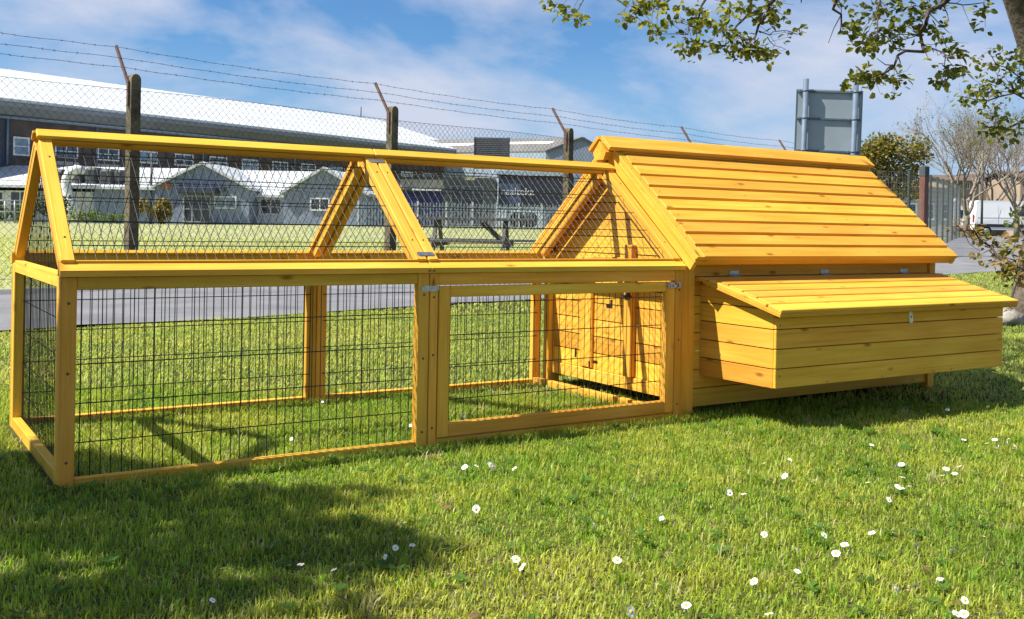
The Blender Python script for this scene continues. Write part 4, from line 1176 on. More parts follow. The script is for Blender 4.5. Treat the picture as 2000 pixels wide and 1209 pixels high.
# service building with blue shutters, plant screen, sheds
def simple_block(name, label, cat, D, x0, x1, ytop, m, depth=8, zbot=0.2):
    a, c, z0, z1 = rect(x0, x1, ytop, ytop + 1, D)
    t = thing(name, label, cat, CAMF @ Vector(((a + c) / 2, D, 0.5)))
    b = MB(CAMF); b.box(a, c, D, D + depth, zbot, z1); b.build('wall', m, t); return t, a, c, z1
t, a, c, z1 = simple_block('service_block', 'dark grey flat roofed service block with blue roller shutters', 'building', 60, 700, 968, 343, mat('slate_cladding', (0.12, 0.13, 0.145), 0.8, var=0.15, vscale=1))
a, c, z0, z1 = rect(782, 866, 350, 371, 60); b = MB(CAMF); b.box(a, c, 59.9, 59.996, z0, z1); b.build('wall_panel', BEIGE, t)
for x0, x1 in ((760, 790), (793, 819), (822, 864)):
    a, c, z0, z1 = rect(x0, x1, 375, 440, 60)
    b = MB(CAMF); 
    for k in range(14):
        za = z0 + (z1 - z0) * k / 14; b.box(a, c, 59.92 + 0.01 * (k % 2), 59.99, za, za + (z1 - z0) / 14 - 0.01)
    b.build('roller_shutter', BLUEDOOR, t)
a, c, z0, z1 = rect(806, 862, 368, 373, 60); b = MB(CAMF); b.box(a, c, 59.7, 59.89, z0, z1); b.build('shutter_hood', WHITE, t)
a, c, z0, z1 = rect(770, 960, 341, 344, 60); b = MB(CAMF); b.box(a, c, 59.6, 59.99, z0, z1); b.build('gutter', SOFF, t)
a, c, z0, z1 = rect(908, 928, 344, 352, 60); b = MB(CAMF); b.box(a, c, 59.85, 59.99, z0, z1, 0.03); b.build('flood_lamp', WHITE, t)
a, c, z0, z1 = rect(880, 945, 362, 440, 60); window(t, CAMF, a, c, z0, z1, 59.97, 3, 3, 0.08, GLASS, frm=SOFF)
# plant screen
pc = ll(960, 300, 66)
scn = thing('plant_screen', 'dark grey louvred plant screen beside the white roof end', 'screen', CAMF @ Vector((pc[0], 66, 0.6)))
a, c, z0, z1 = rect(926, 995, 268, 330, 66)
b = MB(CAMF); b.box(a, c, 66.06, 66.6, z0, z1); b.build('backing', DKGREY, scn)
SLATM = mat('screen_slat', (0.13, 0.135, 0.14), 0.6, 0.2, var=0.2, vscale=2)
for k in range(16):
    za = z0 + (z1 - z0) * k / 16; b = MB(CAMF); b.box(a + .06, c - .06, 65.98, 66.05, za, za + (z1 - z0) / 16 * .62); b.build('slat', SLATM, scn)
for xx in (a, c - 0.06):
    b = MB(CAMF); b.box(xx, xx + 0.06, 65.95, 66.055, 0.4, z1 + 0.03); b.build('post', DKGREY, scn)
# grey shed with gable towards the right
shd = thing('grey_shed', 'grey roofed industrial shed with pale blue side wall', 'shed', CAMF @ Vector((ll(1060, 300, 85)[0], 88, 0.6)))
e1 = ll(1066, 298, 85); apx = ll(1138, 271, 85); e2 = ll(1166, 288, 85)
dv = Vector((-0.93, 0.37, 0))   # roof runs back to the left in (lateral, depth)
def cf(p, k=0.0): return Vector((p[0] + dv.x * k, p[1] + dv.y * k, p[2]))
Lk = 14.0
b = MB(CAMF); ga, gb, gc_ = cf(e1), cf(apx), cf(e2)
for Pn in (0,):
    b.add([(ga.x, ga.y, 0.3), (gc_.x + .8, gc_.y, 0.3), (gc_.x + .8, gc_.y, gc_.z - .3), tuple(gc_), tuple(gb), tuple(ga)], [(0, 1, 2, 3, 4, 5)])
b.build('gable_wall', GREYR, shd)
b = MB(CAMF); bk = cf(e1, Lk); b.add([(ga.x, ga.y, 0.3), (ga.x, ga.y, ga.z - .02), (bk.x, bk.y, bk.z - .02), (bk.x, bk.y, 0.3)], [(0, 1, 2, 3)]); b.build('side_wall', LTBLUE, shd)
b = MB(CAMF); a2, b2 = cf(e1, Lk), cf(apx, Lk); up = Vector((0, 0, .12))
b.add([ga, gb, b2, a2, ga + up, gb + up, b2 + up, a2 + up], [(0, 1, 2, 3), (7, 6, 5, 4), (0, 4, 5, 1), (3, 2, 6, 7), (0, 3, 7, 4), (1, 5, 6, 2)])
rfo = b.build('roof', GREYROOF, shd)
b = MB(CAMF)
g2 = gc_
b.add([gb + up * .9, gc_ + up * .9, cf(e2, Lk) + up * .9, b2 + up * .9], [(0, 1, 2, 3)]); b.build('roof', GREYROOF, shd)
for k0, k1, f_ in ((1.5, 6.0, .55), (8.5, 12.5, .5)):
    p0 = ga.lerp(gb, f_); p1 = ga.lerp(gb, f_ + .16); o_ = Vector((0, 0, .135))
    q = [p0 + dv * k0 + o_, p1 + dv * k0 + o_, p1 + dv * k1 + o_, p0 + dv * k1 + o_]
    b = MB(CAMF); b.add([tuple(x) for x in q], [(0, 1, 2, 3)]); b.build('rooflight', WHITE, shd)
# barge and gutter trims
b = MB(CAMF); b.bar(ga + up * .5 + Vector((0, -.06, 0)), gb + up * .5 + Vector((0, -.06, 0)), 0.12, 0.22); b.bar(gb + up * .5 + Vector((0, -.06, 0)), gc_ + up * .5 + Vector((0, -.06, 0)), 0.12, 0.22); b.build('barge_board', DKGREY, shd)
# dark lorry trailer with white lettering
trl = thing('lorry_trailer', 'dark navy lorry trailer with white lettering behind the palisade fence', 'trailer', CAMF @ Vector((ll(1040, 400, 62)[0], 62, 0.6)))
a, c, z0, z1 = rect(974, 1120, 342, 402, 62)
b = MB(CAMF); b.box(a, c, 62, 64.5, z0 - 0.1, z1, 0.04); b.build('body', mat('navy_paint', (0.02, 0.025, 0.045), 0.4), trl)
b = MB(CAMF); b.box(a, a + (c - a) * .3, 61.985, 61.998, z0, z1 - 0.5); b.build('side_panel', mat('blue_panel', (0.07, 0.10, 0.19), 0.45, var=.3, vscale=1), trl)
b = MB(CAMF); b.box(a - .1, c, 61.95, 64.5, z1 + 0.002, z1 + .26); b.build('roof_edge', LTBLUE, trl)
for xx in (1010, 1035, 1085, 1105):
    q = ll(xx, 430, 62); b = MB(CAMF); b.tube([(q[0], 61.98, 1.05), (q[0], 62.3, 1.05)], 0.5, 14); b.build('wheel', mat('tyre', (0.02, 0.02, 0.02), .9), trl)
q = ll(978, 380, 61.95)
fc = bpy.data.curves.new('lettering', 'FONT'); fc.body = 'realteka'; fc.size = 0.62; fc.extrude = 0.004
fo = bpy.data.objects.new('lettering', fc); col.objects.link(fo); fo.parent = trl
fo.data.materials.append(WHITE)
fw = CAMF @ Vector((q[0], 61.96, q[2]))
bpy.context.view_layer.update()
fm = bpy.data.meshes.new_from_object(fo.evaluated_get(bpy.context.evaluated_depsgraph_get()))
bpy.data.objects.remove(fo)
fm.materials.clear(); fm.materials.append(WHITE)
fo = bpy.data.objects.new('lettering', fm); col.objects.link(fo); fo.parent = trl
fo.location = fw - wloc(trl); fo.rotation_euler = (math.radians(90), 0, -YAW)
# palisade fence
pal = thing('palisade_fence', 'pale grey steel palisade fence at the far side of the field', 'fence', CAMF @ Vector((ll(880, 437, 42)[0], 42, 0.6)))
PALM = mat('palisade_steel', (0.22, 0.26, 0.30), 0.5, 0.4)
a, _, z0, z1 = rect(690, 1090, 394, 442, 42); c = ll(1100, 394, 42)[0]
b = MB(CAMF); x = a; k = 0
while x < c:
    b.box(x, x + 0.055, 42, 42.012, 0.3, z1 + 0.03 * (k % 2), 0); x += 0.125; k += 1
b.build('pales', PALM, pal, kind='stuff')
for zz in (z1 - 0.18, z0 + 0.22):
    b = MB(CAMF); b.box(a, c, 42.014, 42.06, zz, zz + .05); b.build('rail', PALM, pal)
PW = mat('pale_post', (0.50, 0.53, 0.56), 0.5, .3)
for xx in (700, 758, 816, 872, 923, 970, 1014, 1058):
    q = ll(xx, 400, 42)[0]; b = MB(CAMF); b.box(q - .04, q + .04, 41.95, 41.996, 0.3, z1 + .07); b.build('post', PW, pal)

# ------------------------------------------------------------------ right hand background
# weld mesh fence and brown gate post, running away along the road
MESHM = mat('grey_weld_mesh', (0.16, 0.17, 0.175), 0.55, 0.3)
wmf = thing('weld_mesh_fence', 'tall grey weld mesh security fence running along the road at right', 'fence', (22.8, 13.7, 0))
pA, pB = Vector((20.0, 13.1, 0)), Vector((39.0, 23.4, 0))
segs = [(Vector((17.0, 12.35, 0)), Vector((22.6, 13.65, 0))), (Vector((23.0, 13.8, 0)), Vector((39.0, 23.4, 0)))]
for q0, q1 in segs:
    d = q1 - q0; Ls = d.length; d.normalize(); b = MB()
    s_ = 0.0
    while s_ < Ls:
        p = q0 + d * s_; z = float(terr(p.x, p.y)); b.tube([(p.x, p.y, z), (p.x, p.y, z + 2.15)], 0.0035, 3, False); s_ += 0.16
    for k in range(16):
        zz = 0.05 + k * 0.14
        b.tube([(q0 + d * s__) + Vector((0, 0, float(terr((q0 + d * s__).x, (q0 + d * s__).y)) + zz)) for s__ in np.linspace(0, Ls, 8)], 0.005, 3, False)
    b.build('wire_mesh', MESHM, wmf, kind='stuff')
    s_ = 0.0
    while s_ <= Ls + .1:
        p = q0 + d * min(s_, Ls); z = float(terr(p.x, p.y)); b = MB(); b.bar((p.x, p.y, z - .2), (p.x, p.y, z + 2.2), 0.06, 0.06, d); b.build('post', mat('green_post', (0.035, 0.055, 0.05), 0.6), wmf); s_ += 2.6
bp = Vector((22.8, 13.62, 0)); zb_ = float(terr(bp.x, bp.y))
gp = thing('gate_post', 'rusty brown steel gate post with black top behind the hen house roof', 'gate post', (bp.x, bp.y, zb_))
BRN = mat('red_brown_paint', (0.14, 0.065, 0.05), 0.6, var=.2, vscale=5)
b = MB(); b.bar((bp.x, bp.y, zb_ - .2), (bp.x, bp.y, zb_ + 2.08), 0.17, 0.17, (1, 0, 0), .008); b.build('shaft', BRN, gp)
b = MB(); b.bar((bp.x, bp.y, zb_ + 2.082), (bp.x, bp.y, zb_ + 2.34), 0.185, 0.185, (1, 0, 0), .008); b.build('cap', DKGREY, gp)
# white bungalow behind the mesh
bg_, a, c, z1 = simple_block('white_bungalow', 'white walled bungalow seen through the weld mesh fence', 'bungalow', 56, 1690, 1862, 372, mat('offwhite_wall', (0.45, 0.46, 0.47), .85, var=.08, vscale=.8), 8)
b = MB(CAMF); b.box(a - .3, c + .3, 55.6, 64.3, z1 + .003, z1 + .22); b.build('roof', GREYROOF, bg_)
for x0, x1 in ((1735, 1757), (1772, 1790), (1806, 1824), (1838, 1852)):
    aa, cc, z0, zt2 = rect(x0, x1, 396, 430, 56); window(bg_, CAMF, aa, cc, z0, zt2, 55.97, 1, 2, .09, GLASS)

# panel van
VANW = mat('van_white', (0.74, 0.75, 0.76), 0.28, 0, .5, var=.03, vscale=.8)
BLK = mat('black_plastic', (0.02, 0.02, 0.022), 0.6)
TYRE = mat('tyre', (0.02, 0.02, 0.02), .9)
VD = 73.0
v0 = ll(1901, 460, VD); vz = v0[2] - 0.0
def vehicle(name, label, cat, x_left, D, prof, Wd, wheels, z0, flip=False):
    t = thing(name, label, cat, CAMF @ Vector((x_left + 2.5, D, z0)))
    b = MB(CAMF)
    n = len(prof); ins = 0.13
    zs = [p[1] for p in prof]; zmid = 1.0
    def pt(p, y, k): # tumblehome: upper body leans in
        return (x_left + p[0], D + y, z0 + p[1])
    rings = []
    for y, sc_ in ((0.0, 0.94), (0.10, 1.0), (Wd - .10, 1.0), (Wd, 0.94)):
        cx = sum(p[0] for p in prof) / n; cz = 1.15
        rings.append([(x_left + cx + (p[0] - cx) * (1 - (1 - sc_) * .35), D + y + (0.10 if (y == 0 and p[1] > 1.6) else 0) * 1.0 - (0.10 if (y == Wd and p[1] > 1.6) else 0), z0 + cz + (p[1] - cz) * (1 - (1 - sc_) * .6)) for p in prof])
    vs2 = [p for r in rings for p in r]; fs2 = []
    for k in range(3):
        for i in range(n):
            j = (i + 1) % n
            fs2.append((k * n + i, k * n + j, (k + 1) * n + j, (k + 1) * n + i))
    fs2.append(tuple(range(n))[::-1]); fs2.append(tuple(range(3 * n, 4 * n)))
    fs2 = [f[::-1] for f in fs2]
    b.add(vs2, fs2)
    body = b.build('body', VANW, t)
    for wx in wheels:
        for yy in (-0.01, Wd - 0.23):
            w = MB(CAMF); w.tube([(x_left + wx, D + yy, z0 + .34), (x_left + wx, D + yy + .24, z0 + .34)], .34, 18); wo = w.build('wheel', TYRE, t)
            w = MB(CAMF); w.tube([(x_left + wx, D + yy - .006, z0 + .34), (x_left + wx, D + yy + .02, z0 + .34)], [.20, .21], 14); w.build('rim', ZINC, wo)
    return t, body
van_prof = [(0.05, 0.42), (0.02, 1.0), (0.10, 1.9), (0.22, 2.38), (0.45, 2.50), (3.9, 2.52), (4.3, 2.42), (4.95, 1.55), (5.75, 1.18), (5.9, 0.95), (5.92, 0.42)]
vt, vb = vehicle('panel_van', 'white high roofed panel van parked beside the road at right', 'van', v0[0], VD, van_prof, 1.95, (0.95, 4.75), vz)
b = MB(CAMF); b.box(v0[0] + .06, v0[0] + 5.85, VD - .035, VD - .004, vz + .62, vz + .84, .01); b.build('side_trim', BLK, vt)
b = MB(CAMF); b.box(v0[0] + 3.25, v0[0] + 4.25, VD - .012, VD + .15, vz + 1.42, vz + 2.10, .02); b.build('cab_window', GLASS, vt)
for x_ in (1.75, 3.1): 
    b = MB(CAMF); b.box(v0[0] + x_, v0[0] + x_ + .018, VD - .008, VD + .002, vz + .9, vz + 2.15); b.build('door_seam', SOFF, vt)
b = MB(CAMF); b.box(v0[0] + .3, v0[0] + 3.2, VD - .008, VD + .002, vz + 1.28, vz + 1.30); b.build('body_crease', SOFF, vt)
b = MB(CAMF); b.box(v0[0] + .0, v0[0] + .05, VD + .03, VD + .2, vz + .95, vz + 1.5, .01); b.build('tail_lamp', mat('red_lamp', (0.35, .02, .02), .3), vt)
b = MB(CAMF); b.box(v0[0] + 4.05, v0[0] + 4.25, VD - .25, VD - .04, vz + 1.25, vz + 1.6, .03); b.build('mirror', BLK, vt)
c0 = ll(1862, 452, 80)
cp = [(0, .4), (0, 2.3), (.4, 2.6), (1.15, 2.55), (1.85, 1.75), (1.95, 1.0), (1.95, .45)]
ct, cb = vehicle('camper_van', 'white vehicle half hidden by the mesh fence beside the panel van', 'van', c0[0], 80, [(x, z) for x, z in cp], 2.0, (1.3,), c0[2])
b = MB(CAMF); q = c0[0]; b.box(q + .55, q + 1.72, 79.985, 80.1, c0[2] + 1.05, c0[2] + 1.68, .02); b.build('side_window', GLASS, ct)

# far houses
def far_house(label, D, x0, x1, ye, yr, wall, roofm, wins, yb=470):
    a, c, z0, z1 = rect(x0, x1, ye, ye + 1, D); zr_ = ll((x0 + x1) / 2, yr, D)[2]
    t = thing('house', label, 'house', CAMF @ Vector(((a + c) / 2, D, 0.5)))
    b = MB(CAMF); b.box(a, c, D, D + 8, 0.3, z1); b.build('wall', wall, t)
    b = MB(CAMF); pr = [(D - .4, z1), (D + 4, zr_), (D + 8.4, z1), (D + 8.4, z1 - .15), (D + 4, zr_ - .15), (D - .4, z1 - .15)]
    b.prism(pr, (a - .3, 0, 0), (0, 1, 0), (0, 0, 1), (1, 0, 0), c - a + .6); b.build('roof', roofm, t)
    for w0, w1, y0, y1 in wins:
        aa, cc, za, zt2 = rect(w0, w1, y0, y1, D); window(t, CAMF, aa, cc, za, zt2, D - .02, 2, 1, .09, GLASS)
    return t
far_house('yellow brick house behind the bare tree at right', 100, 1850, 1912, 352, 338, YBRICK, TILE, [(1884, 1894, 356, 370), (1858, 1868, 356, 370)])
far_house('brown brick house at the right edge behind the white van', 105, 1915, 1988, 350, 336, mat('brown_brick', (0.26, 0.20, 0.14), .9, var=.1, vscale=1), TILE, [(1953, 1964, 352, 368), (1982, 1987, 354, 368), (1930, 1940, 352, 366)])
far_house('pale brick house cut by the right edge of the picture', 98, 1993, 2080, 345, 330, mat('buff_brick', (0.36, 0.28, 0.20), .9, var=.1, vscale=1), TILE, [(2010, 2025, 352, 368)])
# lamp column
lc = px(1917, 455, 70); lc.z = float(terr(lc.x, lc.y))
lp_ = thing('lamp_column', 'thin grey street lamp column behind the white van', 'street lamp', lc)
b = MB(); b.tube([lc, lc + Vector((0, 0, 5.6))], [.09, .05], 8); b.build('column', DKGREY, lp_)
b = MB(); b.bar(lc + Vector((0, 0, 5.6)), lc + Vector((.6, .2, 5.7)), .12, .08); b.build('lantern', SOFF, lp_)

# ------------------------------------------------------------------ trees
def grow(mb, p, d, L, r, lev, kids, tips, spread=0.6, up=0.12, seg=4, nside=5, taper=.62):
    pts, rad = [p.copy()], [r]
    dd = d.copy()
    for k in range(seg):
        dd = (dd + Vector((random.gauss(0, .13), random.gauss(0, .13), random.gauss(up * .5, .10)))).normalized()
        pts.append(pts[-1] + dd * (L / seg)); rad.append(r * (1 - (1 - taper) * (k + 1) / seg))
    mb.tube(pts, rad, nside if lev > 1 else 3, False)
    if lev == 0:
        tips.append((pts[-1], dd)); tips.append((pts[-2], dd)); return
    n = kids[lev - 1] if lev - 1 < len(kids) else 2
    for k in range(n):
        t = random.uniform(.35, 1.0) if k else 1.0
        i = min(seg - 1, int(t * seg)); q = pts[i].lerp(pts[i + 1], t * seg - i)
        a = Vector((random.gauss(0, 1), random.gauss(0, 1), random.gauss(0, .6))); a -= dd * a.dot(dd); a.normalize()
        nd_ = (dd + a * spread * random.uniform(.6, 1.3) + Vector((0, 0, up))).normalized()
        grow(mb, q, nd_, L * random.uniform(.55, .8), rad[i] * random.uniform(.5, .7), lev - 1, kids, tips, spread, up, max(2, seg - 1), nside, taper)
def bare_tree(label, x, y, D, H, lev=5, kids=(4, 4, 4, 4, 3), r=.14, group=None, leafy=0):
    p = px(x, y, D); p.z = float(terr(p.x, p.y)) - .05
    t = thing('bare_tree', label, 'tree', p, group); mb = MB(); tips = []
    tr = MB()
    base = p + Vector((0, 0, H * .22))
    tr.tube([p, p + Vector((.05, 0, H * .12)), base], [r * 1.25, r, r * .9], 8); tr.build('trunk', PALEBARK, t)
    for k in range(5):
        a = k * 1.256 + random.uniform(-.3, .3)
        grow(mb, base - Vector((0, 0, .1 + .12 * k)), Vector((math.cos(a) * .55, math.sin(a) * .55, 1)).normalized(), H * .34, r * .55, lev - 1, kids, tips, .62, .10)
    mb.build('crown', PALEBARK, t, kind='stuff')
    if leafy:
        lm, cols = MB(), []
        for q, d in tips:
            if random.random() < leafy: leaf(lm, cols, q, d, random.uniform(.06, .12), OLIVE + MGREEN)
        build_leaves(lm, cols, 'buds', t)
random.seed(21)
bare_tree('bare branching tree standing behind the mesh fence left of the van', 1886, 470, 46, 6.6, leafy=.25)
bare_tree('tall bare tree between the lamp column and the yellow brick house', 1938, 462, 86, 11.5, kids=(5, 4, 4, 4, 3), r=.2, leafy=.2)
bare_tree('bare tree with fine twigs at the right edge behind the van', 1985, 465, 60, 8.2, leafy=.2)
def leafy_tree(name, label, x, y, D, H, wd_, tint, n, size, r=.12, cat='tree', blobs=16):
    p = px(x, y, D); p.z = float(terr(p.x, p.y)) - .05
    t = thing(name, label, cat, p); mb = MB(); tips = []
    mb.tube([p, p + Vector((.06, .02, H * .35)), p + Vector((-.04, .1, H * .7))], [r, r * .8, r * .3], 7)
    for k in range(9):
        a = random.uniform(0, 6.28); q = p + Vector((0, 0, H * random.uniform(.18, .5)))
        mb.tube([q, q + Vector((math.cos(a) * wd_ * .25, math.sin(a) * wd_ * .25, H * .14)), q + Vector((math.cos(a) * wd_ * .42, math.sin(a) * wd_ * .42, H * .3))], [r * .4, r * .25, r * .08], 5, False)
    mb.build('trunk', BARK, t)
    lm, cols = MB(), []; bl = []
    for k in range(blobs):
        a = random.uniform(0, 6.28); rr = wd_ * .5 * math.sqrt(random.random()) * .8; zz = H * random.uniform(.38, .86)
        sh = math.sqrt(max(.1, 1 - ((zz / H - .55) / .5) ** 2))
        bl.append((p + Vector((math.cos(a) * rr * sh, math.sin(a) * rr * sh, zz)), (wd_ * .18, wd_ * .18, H * .13), n // blobs))
    foliage(lm, cols, bl, None, tint, size)
    build_leaves(lm, cols, 'crown', t)
leafy_tree('evergreen_tree', 'olive green rounded evergreen tree behind the mesh fence', 1738, 470, 44, 4.75, 3.4, [(c[0] * .85, c[1] * .82, c[2] * .85) for c in OLIVE], 5200, .15, blobs=28)

# the near tree at the right: trunk beside the frame, boughs over the coop
random.seed(5)
tb = pz(2020, 634); 
nt_ = thing('overhanging_tree', 'tree with new leaves at the right edge, boughs hanging over the coop', 'tree', tb)
tk = MB()
def tp(x, y, D): return px(x, y, D)
path = [tb + Vector((0, 0, -.1)), tp(2022, 560, 8.45), tp(2045, 440, 8.4), tp(2062, 300, 8.3), tp(2056, 180, 8.2), tp(2036, 90, 8.1), tp(2004, 0, 8.0), tp(1960, -110, 7.8), tp(1890, -260, 7.4)]
tk.tube(path, [.22, .165, .15, .15, .155, .17, .155, .135, .11], 12); tk.build('trunk', mat('grey_brown_bark', (0.20, 0.165, 0.12), 0.9, c2=(0.08, 0.062, 0.042), vscale=13, bump=1.0, bscale=28), nt_)
b = MB(); c_ = pz(1966, 636); 
for k in range(1):
    pts = []
    import itertools
    rad_ = .13
    vsr, fsr = [], []
    for i in range(7):
        th = math.pi * i / 6
        for j in range(10):
            ph = 2 * math.pi * j / 10; rr_ = rad_ * (1 + .18 * math.sin(3 * ph + i) + .1 * math.sin(5 * ph + 2 * i))
            vsr.append((c_.x + rr_ * math.sin(th) * math.cos(ph) * 1.25, c_.y + rr_ * math.sin(th) * math.sin(ph), .05 + rr_ * .62 * math.cos(th)))
    for i in range(6):
        for j in range(10): fsr.append((i * 10 + j, (i + 1) * 10 + j, (i + 1) * 10 + (j + 1) % 10, i * 10 + (j + 1) % 10))
    b.add(vsr, fsr, None, True)
b.build('boulder', mat('pale_stone', (0.38, .34, .29), .9, c2=(.2, .18, .15), vscale=12, bump=1, bscale=20), None, label='pale rounded stone at the foot of the tree by the nest box', category='stone', origin=(c_.x, c_.y, 0))

LSRC = []
LG = [leaf_mat('leaf_green', .52, .42, tgain=1.7, fixed=((0.09, 0.11, 0.02), (0.22, 0.22, 0.05))), leaf_mat('leaf_bronze', .5, .42, tgain=1.6, fixed=((0.22, 0.15, 0.05), (0.36, 0.21, 0.10)))]
def leaf_mesh(m):
    b = MB(); s = 1.0
    P_ = [(0, 0, 0), (.18, .16, .02), (.36, .36, .07), (.46, .22, .05), (.74, .28, .05), (.80, .12, .02), (1.0, 0, -.07), (.80, -.12, .02), (.74, -.28, .05), (.46, -.22, .05), (.36, -.36, .07), (.18, -.16, .02), (.5, 0, -.02)]
    b.add(P_, [(0, 1, 2, 3, 12), (12, 3, 4, 5, 6), (12, 6, 7, 8, 9), (0, 12, 9, 10, 11)])
    o = b.build('leaf', m); d = o.data; bpy.data.objects.remove(o); return d
LMS = [leaf_mesh(m) for m in LG]
leaf_budget = [300]
lm_bulk, lc_bulk = MB(), []
YG = [(0.11, 0.14, 0.024), (0.17, 0.19, 0.035), (0.075, 0.10, 0.02), (0.22, 0.22, 0.045)]
BRZ = [(0.28, 0.19, 0.07), (0.33, 0.22, 0.10), (0.20, 0.17, 0.05)]
def cluster(p, n, rad, size, parent, tint, single=0, bronze=False):
    n = int(n * (1.5 if p.z > 1.2 else .72) + .5); rad = rad * 1.12
    for k in range(n):
        d = Vector((random.gauss(0, 1), random.gauss(0, 1), random.gauss(0, .75)))
        d = d.normalized() * (random.random() ** .5)
        q = p + d * rad
        s = size * random.uniform(.65, 1.3)
        if k < single and leaf_budget[0] > 0:
            leaf_budget[0] -= 1
            o = bpy.data.objects.new('leaf', LMS[1 if bronze and random.random() < .6 else 0]); col.objects.link(o); o.parent = parent
            o.location = q - wloc(parent)
            o.rotation_euler = (random.uniform(-.9, .9), random.uniform(-.4, 1.1), random.uniform(0, 6.28)); o.scale = (s, s, s)
        else:
            leaf(lm_bulk, lc_bulk, q, d, s, tint)
def twig(pts, D, r0, r1, parent=None, dj=.25):
    b = MB(); W_ = []
    dd = D + random.uniform(-dj, dj)
    for i, (x, y) in enumerate(pts):
        W_.append(px(x + random.uniform(-2, 2), y + random.uniform(-2, 2), dd + .12 * i * random.uniform(-1, 1)))
    # soften with intermediate points
    fin = [W_[0]]
    for a_, b_ in zip(W_[:-1], W_[1:]):
        Lg = (b_ - a_).length
        m_ = a_.lerp(b_, .5) + Vector((random.gauss(0, .035), random.gauss(0, .035), random.gauss(0, .035))) * min(1, Lg * 2)
        fin += [m_, b_]
    n = len(fin); b.tube(fin, [r0 + (r1 - r0) * i / (n - 1) for i in range(n)], 5, False)
    # side twiglets
    tips = [fin[-1]]
    for i in range(1, n - 1):
        if random.random() < .8:
            a_ = (fin[i + 1] - fin[i - 1]).normalized(); s_ = a_.cross(F0) * random.choice((-1, 1)) + Vector((random.gauss(0, .3), random.gauss(0, .3), random.gauss(-.1, .4)))
            Lt = random.uniform(.07, .2); m_ = fin[i] + (a_ * .5 + s_).normalized() * Lt * .5
            e_ = m_ + (a_ * .3 + s_ + Vector((random.gauss(0, .4), 0, random.gauss(0, .4)))).normalized() * Lt * .5
            b.tube([fin[i], m_, e_], [r1 * 1.1, r1 * .8, r1 * .5], 3, False); tips.append(e_)
    o = b.build('branch', TWIG, nt_)
    return o, tips, fin
D1 = 6.0
